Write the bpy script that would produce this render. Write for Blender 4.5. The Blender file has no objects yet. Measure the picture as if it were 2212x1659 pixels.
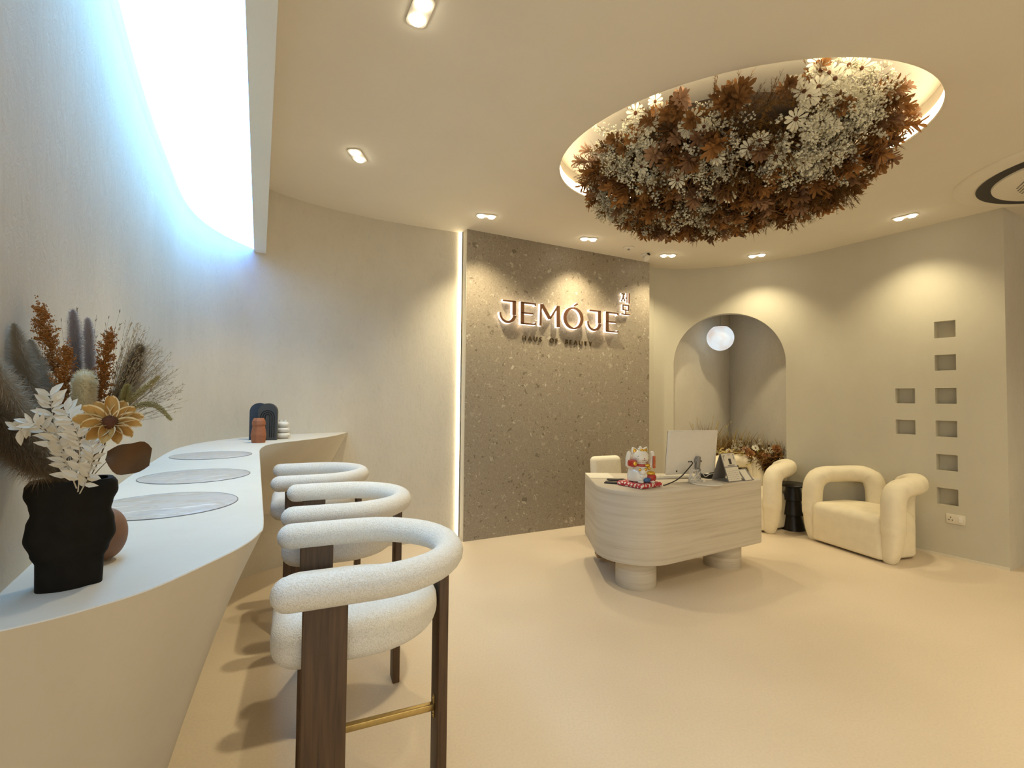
import bpy, math, random
from mathutils import Vector, Matrix
random.seed(7)
PI = math.pi
SC = bpy.context.scene
COL = SC.collection
# ------------------------------------------------------------------ camera
F_PX, H, CAM_H, PITCH, ROLL = 1050.0, 3.1, 1.41, 0.030, 0.0102
cd = bpy.data.cameras.new('camera'); cam = bpy.data.objects.new('camera', cd); COL.objects.link(cam)
cd.sensor_fit = 'HORIZONTAL'; cd.sensor_width = 36.0; cd.lens = 36.0 * F_PX / 2212.0
cd.clip_start = 0.02
cam.matrix_world = Matrix.Translation((0, 0, CAM_H)) @ Matrix.Rotation(PI / 2 + PITCH, 4, 'X') @ Matrix.Rotation(ROLL, 4, 'Z')
SC.camera = cam
# ------------------------------------------------------------------ light
W = bpy.data.worlds.new('world'); SC.world = W; W.use_nodes = True
W.node_tree.nodes['Background'].inputs[0].default_value = (1.0, 0.90, 0.71, 1)
W.node_tree.nodes['Background'].inputs[1].default_value = 0.95
SC.view_settings.view_transform = 'Standard'
SC.view_settings.look = 'None'
SC.view_settings.gamma = 1.0
SC.view_settings.use_curve_mapping = False
SC.view_settings.exposure = 0.6
WARM = (1.0, 0.855, 0.555)
SPOT_W = 46.0
# ------------------------------------------------------------------ helpers
def ray(x, y):
    a = (x - 1106) / F_PX; b = -(y - 829.5) / F_PX
    c, s = math.cos(ROLL), math.sin(ROLL)
    a, b = a * c - b * s, a * s + b * c
    c, s = math.cos(PITCH), math.sin(PITCH)
    return Vector((a, c - b * s, s + b * c))
def atz(x, y, z):                      # survey point on a horizontal plane
    d = ray(x, y); return Vector((0, 0, CAM_H)) + d * ((z - CAM_H) / d.z)
def aty(x, y, Y):                      # survey point at a known distance
    d = ray(x, y); return Vector((0, 0, CAM_H)) + d * (Y / d.y)

def lin(c):
    return tuple((v / 12.92 if v <= .04045 else ((v + .055) / 1.055) ** 2.4) for v in [q / 255 for q in c])

MATS = {}
def nodes_of(name):
    m = bpy.data.materials.new(name); m.use_nodes = True; MATS[name] = m
    nt = m.node_tree; return m, nt, nt.nodes['Principled BSDF']
def N(nt, typ, **kw):
    n = nt.nodes.new(typ)
    for k, v in kw.items():
        if k.startswith('i_'): n.inputs[k[2:].replace('_', ' ')].default_value = v
        else: setattr(n, k, v)
    return n
def ramp(nt, fac, stops):
    r = nt.nodes.new('ShaderNodeValToRGB')
    e = r.color_ramp.elements
    while len(e) < len(stops): e.new(0.5)
    for q, (p, c) in zip(e, stops): q.position = p; q.color = (*c, 1)
    nt.links.new(fac, r.inputs[0]); return r.outputs[0]
def coords(nt, scale=(1, 1, 1), obj=False):
    tc = nt.nodes.new('ShaderNodeTexCoord'); mp = nt.nodes.new('ShaderNodeMapping')
    mp.inputs['Scale'].default_value = scale
    if obj: nt.links.new(tc.outputs['Object'], mp.inputs[0])
    else:
        g = nt.nodes.new('ShaderNodeNewGeometry'); nt.links.new(g.outputs['Position'], mp.inputs[0])
    return mp.outputs[0]
def bump(nt, bs, h, strength, dist):
    b = N(nt, 'ShaderNodeBump'); b.inputs['Strength'].default_value = strength; b.inputs['Distance'].default_value = dist
    nt.links.new(h, b.inputs['Height']); nt.links.new(b.outputs[0], bs.inputs['Normal'])
def mixc(nt, fac, a, b, mode='MIX'):
    m = nt.nodes.new('ShaderNodeMix'); m.data_type = 'RGBA'; m.blend_type = mode
    for sock, v in ((m.inputs[0], fac), (m.inputs[6], a), (m.inputs[7], b)):
        if hasattr(v, 'is_linked'): nt.links.new(v, sock)
        elif isinstance(v, (int, float)): sock.default_value = v
        else: sock.default_value = (*v, 1)
    return m.outputs[2]
def plain(name, col, rough=.6, metal=0., var=.06, scale=40., bmp=0., spec=.4, coat=0.):
    m, nt, bs = nodes_of(name)
    n = N(nt, 'ShaderNodeTexNoise'); n.inputs['Scale'].default_value = scale; n.inputs['Detail'].default_value = 3
    nt.links.new(coords(nt, obj=True), n.inputs[0])
    c = ramp(nt, n.outputs['Fac'], [(.3, tuple(v * (1 - var) for v in col)), (.7, tuple(min(1, v * (1 + var)) for v in col))])
    nt.links.new(c, bs.inputs['Base Color'])
    bs.inputs['Roughness'].default_value = rough; bs.inputs['Metallic'].default_value = metal
    bs.inputs['Specular IOR Level'].default_value = spec; bs.inputs['Coat Weight'].default_value = coat
    if bmp: bump(nt, bs, n.outputs['Fac'], bmp, .01)
    return m
def glow(name, col, strength):
    m, nt, bs = nodes_of(name)
    bs.inputs['Base Color'].default_value = (*col, 1)
    bs.inputs['Emission Color'].default_value = (*col, 1); bs.inputs['Emission Strength'].default_value = strength
    return m
def leafmat(name, c1, c2, rough=.65, trans=.25):
    m, nt, bs = nodes_of(name)
    oi = N(nt, 'ShaderNodeObjectInfo'); n = N(nt, 'ShaderNodeTexNoise'); n.inputs['Scale'].default_value = 22
    g = N(nt, 'ShaderNodeNewGeometry'); nt.links.new(g.outputs['Position'], n.inputs[0])
    a = N(nt, 'ShaderNodeMath', operation='ADD'); nt.links.new(oi.outputs['Random'], a.inputs[0]); nt.links.new(n.outputs['Fac'], a.inputs[1])
    h = N(nt, 'ShaderNodeMath', operation='MULTIPLY'); h.inputs[1].default_value = .5; nt.links.new(a.outputs[0], h.inputs[0])
    c = ramp(nt, h.outputs[0], [(.2, c1), (.8, c2)])
    nt.links.new(c, bs.inputs['Base Color']); bs.inputs['Roughness'].default_value = rough; bs.inputs['Specular IOR Level'].default_value = .2
    t = N(nt, 'ShaderNodeBsdfTranslucent'); nt.links.new(c, t.inputs[0])
    mx = N(nt, 'ShaderNodeMixShader'); mx.inputs[0].default_value = trans
    nt.links.new(bs.outputs[0], mx.inputs[1]); nt.links.new(t.outputs[0], mx.inputs[2])
    nt.links.new(mx.outputs[0], nt.nodes['Material Output'].inputs[0])
    return m

# ---- surface materials
def plaster(name, c1, c2, bstr, streak=1., pitv=.94):
    m, nt, bs = nodes_of(name)
    n1 = N(nt, 'ShaderNodeTexNoise'); n1.inputs['Scale'].default_value = 1.7; n1.inputs['Detail'].default_value = 6; n1.inputs['Roughness'].default_value = .65
    nt.links.new(coords(nt, (1, 1, .6)), n1.inputs[0])
    c = ramp(nt, n1.outputs['Fac'], [(.3, c1), (.7, c2)])
    n2 = N(nt, 'ShaderNodeTexNoise'); n2.inputs['Scale'].default_value = 26; n2.inputs['Detail'].default_value = 8; n2.inputs['Roughness'].default_value = .7; n2.inputs['Distortion'].default_value = 1.2
    nt.links.new(coords(nt, (1, 1, .45 * streak)), n2.inputs[0])
    pit = ramp(nt, n2.outputs['Fac'], [(.34, (pitv,) * 3), (.46, (1, 1, 1))])
    nt.links.new(mixc(nt, 1.0, c, pit, 'MULTIPLY'), bs.inputs['Base Color'])
    h = ramp(nt, n2.outputs['Fac'], [(.3, (0, 0, 0)), (.62, (1, 1, 1))])
    bump(nt, bs, h, bstr, .012)
    bs.inputs['Roughness'].default_value = .75; bs.inputs['Specular IOR Level'].default_value = .25
    return m
M_WALL = plaster('limewash_plaster', (.57, .525, .43), (.65, .60, .50), .20)
M_WALLR = plaster('smooth_plaster', (.515, .475, .37), (.565, .525, .415), .02, pitv=.985)
M_CEIL = plain('ceiling_paint', (.76, .705, .60), .85, var=.015, scale=3)
M_COUNTER = plaster('counter_plaster', (.60, .555, .465), (.66, .615, .525), .02, pitv=.98)
def floormat():
    m, nt, bs = nodes_of('microcement_floor')
    n1 = N(nt, 'ShaderNodeTexNoise'); n1.inputs['Scale'].default_value = 1.3; n1.inputs['Detail'].default_value = 5
    nt.links.new(coords(nt), n1.inputs[0])
    c = ramp(nt, n1.outputs['Fac'], [(.3, (.635, .525, .385)), (.7, (.69, .575, .43))])
    n2 = N(nt, 'ShaderNodeTexNoise'); n2.inputs['Scale'].default_value = 90; n2.inputs['Detail'].default_value = 4
    nt.links.new(coords(nt), n2.inputs[0])
    g = ramp(nt, n2.outputs['Fac'], [(.3, (.93, .93, .93)), (.6, (1, 1, 1))])
    nt.links.new(mixc(nt, 1., c, g, 'MULTIPLY'), bs.inputs['Base Color'])
    nt.links.new(ramp(nt, n1.outputs['Fac'], [(.3, (.42,) * 3), (.7, (.55,) * 3)]), bs.inputs['Roughness'])
    bs.inputs['Specular IOR Level'].default_value = .35
    bump(nt, bs, n2.outputs['Fac'], .08, .003)
    return m
M_FLOOR = floormat()
def terrazzo():
    m, nt, bs = nodes_of('terrazzo')
    fine = N(nt, 'ShaderNodeTexNoise'); fine.inputs['Scale'].default_value = 70; fine.inputs['Detail'].default_value = 5; fine.inputs['Roughness'].default_value = .7
    co = coords(nt); nt.links.new(co, fine.inputs[0])
    base = ramp(nt, fine.outputs['Fac'], [(.3, (.235, .195, .145)), (.5, (.29, .245, .185)), (.72, (.36, .31, .24))])
    warp = N(nt, 'ShaderNodeTexNoise'); warp.inputs['Scale'].default_value = 22; warp.inputs['Detail'].default_value = 3; nt.links.new(co, warp.inputs[0])
    wc = mixc(nt, .11, co, warp.outputs['Color'], 'ADD')
    for sc, thr, dark in ((15, .27, .30), (26, .27, .36), (48, .30, .42)):
        v = N(nt, 'ShaderNodeTexVoronoi'); v.inputs['Scale'].default_value = sc; nt.links.new(wc, v.inputs[0])
        sep = N(nt, 'ShaderNodeSeparateColor'); nt.links.new(v.outputs['Color'], sep.inputs[0])
        # chip radius differs per cell
        rad = N(nt, 'ShaderNodeMath', operation='MULTIPLY'); rad.inputs[1].default_value = thr + .12; nt.links.new(sep.outputs[0], rad.inputs[0])
        lt = N(nt, 'ShaderNodeMath', operation='LESS_THAN'); nt.links.new(v.outputs['Distance'], lt.inputs[0]); nt.links.new(rad.outputs[0], lt.inputs[1])
        pick = N(nt, 'ShaderNodeMath', operation='GREATER_THAN'); pick.inputs[1].default_value = .46; nt.links.new(sep.outputs[1], pick.inputs[0])
        fac = N(nt, 'ShaderNodeMath', operation='MULTIPLY'); nt.links.new(lt.outputs[0], fac.inputs[0]); nt.links.new(pick.outputs[0], fac.inputs[1])
        chip = ramp(nt, sep.outputs[2], [(0, (.085, .062, .036)), (dark, (.13, .10, .06)), (dark + .03, (.36, .30, .225)), (.8, (.46, .40, .31)), (.97, (.62, .57, .47))])
        f2 = N(nt, 'ShaderNodeMath', operation='MULTIPLY'); f2.inputs[1].default_value = .62; nt.links.new(fac.outputs[0], f2.inputs[0])
        base = mixc(nt, f2.outputs[0], base, chip)
    nt.links.new(base, bs.inputs['Base Color']); bs.inputs['Roughness'].default_value = .5
    return m
M_TERR = terrazzo()
def travertine():
    m, nt, bs = nodes_of('travertine')
    n = N(nt, 'ShaderNodeTexNoise'); n.inputs['Scale'].default_value = 2.2; n.inputs['Detail'].default_value = 8; n.inputs['Roughness'].default_value = .62; n.inputs['Distortion'].default_value = .35
    nt.links.new(coords(nt, (.5, .5, 17)), n.inputs[0])
    c = ramp(nt, n.outputs['Fac'], [(.28, (.43, .37, .28)), (.45, (.53, .465, .365)), (.6, (.585, .52, .42)), (.75, (.54, .475, .375))])
    nt.links.new(c, bs.inputs['Base Color']); bs.inputs['Roughness'].default_value = .55
    bump(nt, bs, n.outputs['Fac'], .08, .004)
    return m
M_TRAV = travertine()
def boucle():
    m, nt, bs = nodes_of('boucle_fabric')
    co = coords(nt, obj=True)
    v = N(nt, 'ShaderNodeTexVoronoi'); v.inputs['Scale'].default_value = 300
    n = N(nt, 'ShaderNodeTexNoise'); n.inputs['Scale'].default_value = 210; n.inputs['Detail'].default_value = 4; n.inputs['Distortion'].default_value = 1.2
    nt.links.new(co, v.inputs[0]); nt.links.new(co, n.inputs[0])
    h = N(nt, 'ShaderNodeMath', operation='SUBTRACT'); nt.links.new(n.outputs['Fac'], h.inputs[0])
    v2 = N(nt, 'ShaderNodeMath', operation='MULTIPLY'); v2.inputs[1].default_value = .55; nt.links.new(v.outputs['Distance'], v2.inputs[0]); nt.links.new(v2.outputs[0], h.inputs[1])
    c = ramp(nt, h.outputs[0], [(.0, (.70, .665, .59)), (.32, (.84, .82, .77))])
    nt.links.new(c, bs.inputs['Base Color']); bs.inputs['Roughness'].default_value = .95; bs.inputs['Specular IOR Level'].default_value = .1
    bs.inputs['Sheen Weight'].default_value = .25
    bump(nt, bs, h.outputs[0], .7, .0045)
    return m
M_BOUCLE = boucle()
M_VELVET = plain('cream_velvet', (.78, .69, .50), .9, var=.04, scale=12, bmp=.05, spec=.15)
def wood(name, c1, c2):
    m, nt, bs = nodes_of(name)
    n = N(nt, 'ShaderNodeTexNoise'); n.inputs['Scale'].default_value = 10; n.inputs['Detail'].default_value = 6; n.inputs['Distortion'].default_value = .4
    nt.links.new(coords(nt, (9, 9, .55), obj=True), n.inputs[0])
    nt.links.new(ramp(nt, n.outputs['Fac'], [(.3, c1), (.7, c2)]), bs.inputs['Base Color'])
    bs.inputs['Roughness'].default_value = .5; bump(nt, bs, n.outputs['Fac'], .15, .003)
    return m
M_WALNUT = wood('walnut', (.050, .024, .009), (.105, .056, .024))
M_BRASS = plain('brushed_brass', (.55, .40, .16), .32, metal=1., var=.08, scale=60)
M_BLACKV = plain('matt_black_ceramic', (.011, .0095, .0075), .75, var=.2, scale=30, spec=.12)
M_BLACKG = plain('satin_black', (.014, .012, .011), .35, var=.1)
M_TERRA = plain('terracotta', (.33, .115, .05), .7, var=.1, scale=60)
M_BROWNV = plain('brown_ceramic', (.23, .12, .07), .6, var=.08)
M_NAVY = plain('navy_ceramic', (.028, .040, .058), .4, var=.1)
M_WHITEC = plain('white_ceramic', (.72, .68, .60), .5, var=.03)
M_WPLAST = plain('white_plastic', (.74, .70, .62), .45, var=.02)
M_GREYM = plain('grey_metal', (.30, .30, .30), .4, metal=.6, var=.05)
M_GREYP = plain('grey_card', (.26, .24, .22), .7, var=.05)
M_DARKHOLE = plain('dark_slot', (.03, .026, .02), .8)
M_PAPER = plain('paper', (.72, .67, .56), .8, var=.02)
M_INK = plain('ink', (.05, .04, .035), .8)
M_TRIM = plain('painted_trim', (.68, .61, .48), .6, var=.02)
M_BRONZE = plain('bronze_letter', (.16, .075, .038), .38, metal=.35, var=.08, scale=80)
M_GOLDTXT = plain('dark_bronze_letter', (.085, .052, .018), .5, metal=.3)
M_HALO = glow('halo_acrylic', (1.0, .90, .76), 1.7)
M_LED = glow('warm_led', (1.0, .88, .62), 7.0)
M_COVE = glow('cove_led_wall_glow', (1.0, .84, .56), 6.5)
M_LAMP = glow('lamp_lens', (1.0, .90, .70), 14.0)
M_PANEL = glow('luminous_stretch_panel', (.235, .575, 1.0), 5.4)

def tag(o, label=None, cat=None, group=None, kind=None):
    if label: o['label'] = label
    if cat: o['category'] = cat
    if group: o['group'] = group
    if kind: o['kind'] = kind
    return o
def thing(name, label, cat, loc=(0, 0, 0), rz=0., group=None):
    o = bpy.data.objects.new(name, None); COL.objects.link(o); o.empty_display_size = .05
    o.location = loc; o.rotation_euler = (0, 0, rz)
    return tag(o, label, cat, group)
class MB:
    def __init__(s): s.v = []; s.f = []; s.m = []
    def add(s, vs, fs, mat=0):
        b = len(s.v); s.v += [tuple(v) for v in vs]
        s.f += [tuple(i + b for i in f) for f in fs]; s.m += [mat] * len(fs)
    def box(s, c, size, mat=0, M=None):
        cx, cy, cz = c; a, b, d = (q / 2 for q in size)
        vs = [Vector((cx + x * a, cy + y * b, cz + z * d)) for z in (-1, 1) for y in (-1, 1) for x in (-1, 1)]
        if M: vs = [M @ v for v in vs]
        s.add(vs, [(0, 2, 3, 1), (4, 5, 7, 6), (0, 1, 5, 4), (2, 6, 7, 3), (0, 4, 6, 2), (1, 3, 7, 5)], mat)
    def rbox(s, c, size, r, mat=0, M=None, seg=3):      # box with rounded vertical and horizontal edges
        cx, cy, cz = c; a, b, d = (q / 2 for q in size)
        out = []
        for (sx, sy, a0) in ((1, 1, 0), (-1, 1, 1), (-1, -1, 2), (1, -1, 3)):
            for k in range(seg + 1):
                t = (a0 + k / seg) * PI / 2
                out.append((cx + sx * (a - r) + r * math.cos(t), cy + sy * (b - r) + r * math.sin(t)))
        s.cushion(out, cz - d, cz + d, min(r, d * .98), mat=mat, M=M, seg=seg)
    def cushion(s, outline, z0, z1, r, mat=0, M=None, seg=4, crown=0., rb=None):
        n = len(outline); P = [Vector((p[0], p[1], 0)) for p in outline]
        nr = []
        for i in range(n):
            t = (P[(i + 1) % n] - P[i - 1]); nn = Vector((t.y, -t.x, 0))
            nr.append(nn.normalized() if nn.length > 1e-9 else Vector())
        area = sum(P[i].x * P[(i + 1) % n].y - P[(i + 1) % n].x * P[i].y for i in range(n))
        if area < 0: nr = [-q for q in nr]
        rb = r if rb is None else rb
        rings = []
        for k in range(seg + 1):
            a = k / seg * PI / 2; rings.append((rb * (1 - math.sin(a)), z0 + rb * (1 - math.cos(a))))
        for k in range(seg + 1):
            a = k / seg * PI / 2; rings.append((r * (1 - math.cos(a)), z1 - r * (1 - math.sin(a))))
        vs = []
        for off, z in rings:
            for p, q in zip(P, nr):
                w = p - q * off; w.z = z; vs.append(w)
        fs = []
        for k in range(len(rings) - 1):
            for i in range(n):
                j = (i + 1) % n
                fs.append((k * n + i, k * n + j, (k + 1) * n + j, (k + 1) * n + i) if area > 0 else (k * n + j, k * n + i, (k + 1) * n + i, (k + 1) * n + j))
        c = sum(P, Vector()) / n
        vs.append(Vector((c.x, c.y, z0))); vs.append(Vector((c.x, c.y, z1 + crown)))
        cb, ct = len(vs) - 2, len(vs) - 1; L = (len(rings) - 1) * n
        for i in range(n):
            j = (i + 1) % n
            if area > 0: fs += [(cb, j, i), (ct, L + i, L + j)]
            else: fs += [(cb, i, j), (ct, L + j, L + i)]
        if M: vs = [M @ v for v in vs]
        s.add(vs, fs, mat)
    def sweep(s, path, rad, n=12, p=2., up=None, mat=0, cap=True, M=None, round_ends=False):
        path = [Vector(q) for q in path]
        if not isinstance(rad, list): rad = [rad] * len(path)
        rad = [q if isinstance(q, tuple) else (q, q) for q in rad]
        if round_ends:
            def ext(a, b, r):
                d = (a - b).normalized(); R = min(r); o = []
                for k in (1, 2, 3, 4):
                    t = k / 4 * PI / 2 * .97
                    o.append((a + d * R * math.sin(t), (r[0] - R + R * math.cos(t), r[1] - R + R * math.cos(t))))
                return o
            e0 = ext(path[0], path[1], rad[0])[::-1]; e1 = ext(path[-1], path[-2], rad[-1])
            path = [q[0] for q in e0] + path + [q[0] for q in e1]; rad = [q[1] for q in e0] + rad + [q[1] for q in e1]
        T = []
        for i in range(len(path)):
            t = path[min(i + 1, len(path) - 1)] - path[max(i - 1, 0)]; T.append(t.normalized())
        u = Vector(up) if up else (Vector((0, 0, 1)) if abs(T[0].z) < .9 else Vector((1, 0, 0)))
        vs = []
        for i, c in enumerate(path):
            u = (u - T[i] * u.dot(T[i])).normalized(); w = T[i].cross(u)
            for k in range(n):
                a = 2 * PI * k / n; ca, sa = math.cos(a), math.sin(a)
                vs.append(c + u * (rad[i][0] * math.copysign(abs(ca) ** (2 / p), ca)) + w * (rad[i][1] * math.copysign(abs(sa) ** (2 / p), sa)))
        fs = [(i * n + k, i * n + (k + 1) % n, (i + 1) * n + (k + 1) % n, (i + 1) * n + k) for i in range(len(path) - 1) for k in range(n)]
        if cap: fs += [tuple(range(n))[::-1], tuple((len(path) - 1) * n + k for k in range(n))]
        if M: vs = [M @ v for v in vs]
        s.add(vs, fs, mat)
    def lathe(s, prof, n=28, c=(0, 0, 0), mat=0, M=None, sx=1., sy=1.):
        vs = [Vector((c[0] + r * math.cos(2 * PI * k / n) * sx, c[1] + r * math.sin(2 * PI * k / n) * sy, c[2] + z)) for r, z in prof for k in range(n)]
        fs = [(i * n + k, i * n + (k + 1) % n, (i + 1) * n + (k + 1) % n, (i + 1) * n + k) for i in range(len(prof) - 1) for k in range(n)]
        fs += [tuple(range(n))[::-1], tuple((len(prof) - 1) * n + k for k in range(n))]
        if M: vs = [M @ v for v in vs]
        s.add(vs, fs, mat)
    def ball(s, c, r, mat=0, n=14, m=8, M=None):
        r = r if isinstance(r, tuple) else (r, r, r)
        vs = [Vector((c[0], c[1], c[2] - r[2]))]
        for i in range(1, m):
            t = PI * i / m
            vs += [Vector((c[0] + r[0] * math.sin(t) * math.cos(2 * PI * k / n), c[1] + r[1] * math.sin(t) * math.sin(2 * PI * k / n), c[2] - r[2] * math.cos(t))) for k in range(n)]
        vs.append(Vector((c[0], c[1], c[2] + r[2])))
        fs = [(0, 1 + (k + 1) % n, 1 + k) for k in range(n)]
        for i in range(m - 2):
            fs += [(1 + i * n + k, 1 + i * n + (k + 1) % n, 1 + (i + 1) * n + (k + 1) % n, 1 + (i + 1) * n + k) for k in range(n)]
        L = len(vs) - 1; b = 1 + (m - 2) * n
        fs += [(L, b + k, b + (k + 1) % n) for k in range(n)]
        if M: vs = [M @ v for v in vs]
        s.add(vs, fs, mat)
    def octa(s, c, r, mat=0):
        c = Vector(c); e = [Vector(q) * r for q in ((1, 0, 0), (-1, 0, 0), (0, 1, 0), (0, -1, 0), (0, 0, 1), (0, 0, -1))]
        s.add([c + q for q in e], [(0, 2, 4), (2, 1, 4), (1, 3, 4), (3, 0, 4), (2, 0, 5), (1, 2, 5), (3, 1, 5), (0, 3, 5)], mat)
    def leaf(s, b, d, up, L, w, fold=.25, curl=.2, mat=0, shape=((0, .12), (.35, .7), (.7, 1.), (1, .15))):
        b = Vector(b); d = Vector(d).normalized(); up = Vector(up); up = up - d * up.dot(d)
        if up.length < 1e-4: up = d.orthogonal()
        up.normalize(); sd = d.cross(up); vs = []
        for t, q in shape:
            c = b + d * (L * t) - up * (curl * L * t * t)
            e = up * (fold * w * q)
            vs += [c - sd * (w * q / 2) + e, c, c + sd * (w * q / 2) + e]
        fs = []
        for i in range(len(shape) - 1): fs += [(3 * i, 3 * i + 1, 3 * i + 4, 3 * i + 3), (3 * i + 1, 3 * i + 2, 3 * i + 5, 3 * i + 4)]
        s.add(vs, fs, mat)
    def hair(s, b, d, L, w, mat=0):
        b = Vector(b); d = Vector(d); sd = d.orthogonal().normalized() * w
        s.add([b - sd, b + sd, b + d.normalized() * L], [(0, 1, 2)], mat)
    def strand(s, pts, w, mat=0):
        n = len(pts); vs = []
        for i, p in enumerate(pts):
            p = Vector(p); t = (Vector(pts[min(i + 1, n - 1)]) - Vector(pts[max(i - 1, 0)]))
            sd = t.cross(Vector((.3, .9, .1))).normalized() * (w * (1 - .75 * i / (n - 1))); e = t.cross(sd).normalized() * sd.length
            vs += [p + sd, p - sd * .5 + e * .86, p - sd * .5 - e * .86]
        fs = []
        for i in range(n - 1):
            for k in range(3): fs.append((3 * i + k, 3 * i + (k + 1) % 3, 3 * i + 3 + (k + 1) % 3, 3 * i + 3 + k))
        s.add(vs, fs, mat)
    def mesh(s, name, mats, smooth=True):
        me = bpy.data.meshes.new(name); me.from_pydata(s.v, [], s.f)
        for m in (mats if isinstance(mats, list) else [mats]): me.materials.append(m)
        me.polygons.foreach_set('material_index', s.m)
        if smooth:
            me.polygons.foreach_set('use_smooth', [True] * len(s.f))
            try: me.set_sharp_from_angle(angle=math.radians(42))
            except Exception: pass
        me.update(); return me
    def build(s, name, mats, parent=None, smooth=True):
        o = bpy.data.objects.new(name, s.mesh(name, mats, smooth)); COL.objects.link(o)
        if parent: o.parent = parent
        return o
def inst(name, me, parent=None, M=None):
    o = bpy.data.objects.new(name, me); COL.objects.link(o)
    if parent: o.parent = parent
    if M is not None: o.matrix_local = M
    return o
def copy_tree(o, parent=None):
    c = o.copy(); COL.objects.link(c)
    if parent:
        c.parent = parent; c.matrix_parent_inverse = o.matrix_parent_inverse
    for ch in list(o.children): copy_tree(ch, c)
    return c
def crom(pts, n=8, closed=False):
    pts = [Vector(p) for p in pts]; out = []
    m = len(pts)
    for i in range(m if closed else m - 1):
        if closed: a, b, c, d = pts[i - 1], pts[i], pts[(i + 1) % m], pts[(i + 2) % m]
        else: a, b, c, d = pts[max(i - 1, 0)], pts[i], pts[i + 1], pts[min(i + 2, m - 1)]
        for k in range(n):
            t = k / n
            out.append(.5 * ((2 * b) + (c - a) * t + (2 * a - 5 * b + 4 * c - d) * t * t + (3 * b - a - 3 * c + d) * t ** 3))
    if not closed: out.append(pts[-1])
    return out
def frame(z, twist=0.):
    z = Vector(z).normalized(); x = z.orthogonal().normalized(); y = z.cross(x)
    M = Matrix((x, y, z)).transposed().to_4x4()
    return M @ Matrix.Rotation(twist, 4, 'Z')
def rnd(a, b): return random.uniform(a, b)
def rvec(): 
    while True:
        v = Vector((rnd(-1, 1), rnd(-1, 1), rnd(-1, 1)))
        if .05 < v.length < 1: return v.normalized()
# ================================================================== STRUCTURE
def struct(o): o['kind'] = 'structure'; return o
mb = MB(); mb.add([(-3.2, -3, 0), (7.5, -3, 0), (7.5, 7.6, 0), (-3.2, 7.6, 0)], [(0, 1, 2, 3)]); struct(mb.build('floor', M_FLOOR))

def ribbon_wall(name, pts, z0, z1, mat, thick=.0):
    mb = MB(); n = len(pts)
    vs = [(p[0], p[1], z) for p in pts for z in (z0, z1)]
    mb.add(vs, [(2 * i, 2 * i + 2, 2 * i + 3, 2 * i + 1) for i in range(n - 1)])
    return struct(mb.build(name, mat))
LW = crom([(p[0], p[1], 0) for p in [(-.74, -2.6), (-.70, -1), (-.66, -.1), (-.66, .35), (-.74, .64), (-.83, .81), (-1.19, 1.39), (-1.48, 1.89), (-1.74, 2.38), (-1.98, 2.86),
        (-2.085, 3.2), (-2.105, 3.5), (-2.065, 3.77), (-1.99, 3.945), (-1.85, 4.13), (-1.69, 4.285), (-1.35, 4.54), (-.955, 4.745), (-.60, 4.90), (-.548, 4.925)]], 6)
ribbon_wall('wall_left', LW, 0, H, M_WALL)
def lw_at_y(y):                        # wall point on the flat run of the left wall
    for a, b in zip(LW, LW[1:]):
        if a.y <= y <= b.y and a.y != b.y: return a.lerp(b, (y - a.y) / (b.y - a.y))
    return LW[-1]

# terrazzo slab
SA = Vector((-.463, 4.812, 0)); SD = Vector((2.163, 1.14, 0)).normalized(); SN = Vector((SD.y, -SD.x, 0)); SL = 2.42
def slabM(off=0.): 
    M = Matrix((SD, -SN, Vector((0, 0, 1)))).transposed().to_4x4(); M.translation = SA + SN * off; return M
mb = MB(); Ms = slabM()
mb.box((SL / 2, .055, H / 2), (SL, .11, H), M=Ms)
slab = struct(mb.build('wall_terrazzo', M_TERR, smooth=False))
mb = MB(); mb.box((-.0015, .0545, H / 2), (.003, .105, H - .002), M=Ms); mb.build('slab_edge', M_TRIM, slab, False)
p0 = SA - SN * .135 - SD * .02; p1 = SA - SN * .135 + SD * (SL + .2)
ribbon_wall('wall_back', [p0, p1], 0, H, M_WALLR)

# LED line beside the slab
led = thing('light_strip', 'vertical warm white light strip glowing beside the terrazzo wall', 'light strip', (-.536, 4.915, 0))
mb = MB(); mb.box((0, 0, H / 2 + .01), (.016, .012, H - .02), M=Matrix.Rotation(.35, 4, 'Z')); mb.build('diffuser', M_LED, led, False)
mb = MB(); mb.box((.0125, -.004, H / 2), (.004, .030, H), M=Matrix.Rotation(.12, 4, 'Z')); mb.box((0, .013, H / 2), (.028, .008, H), M=Matrix.Rotation(.12, 4, 'Z')); mb.build('channel', M_TRIM, led, False)  # side fin added to keep the strip's light off the slab edge

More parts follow.
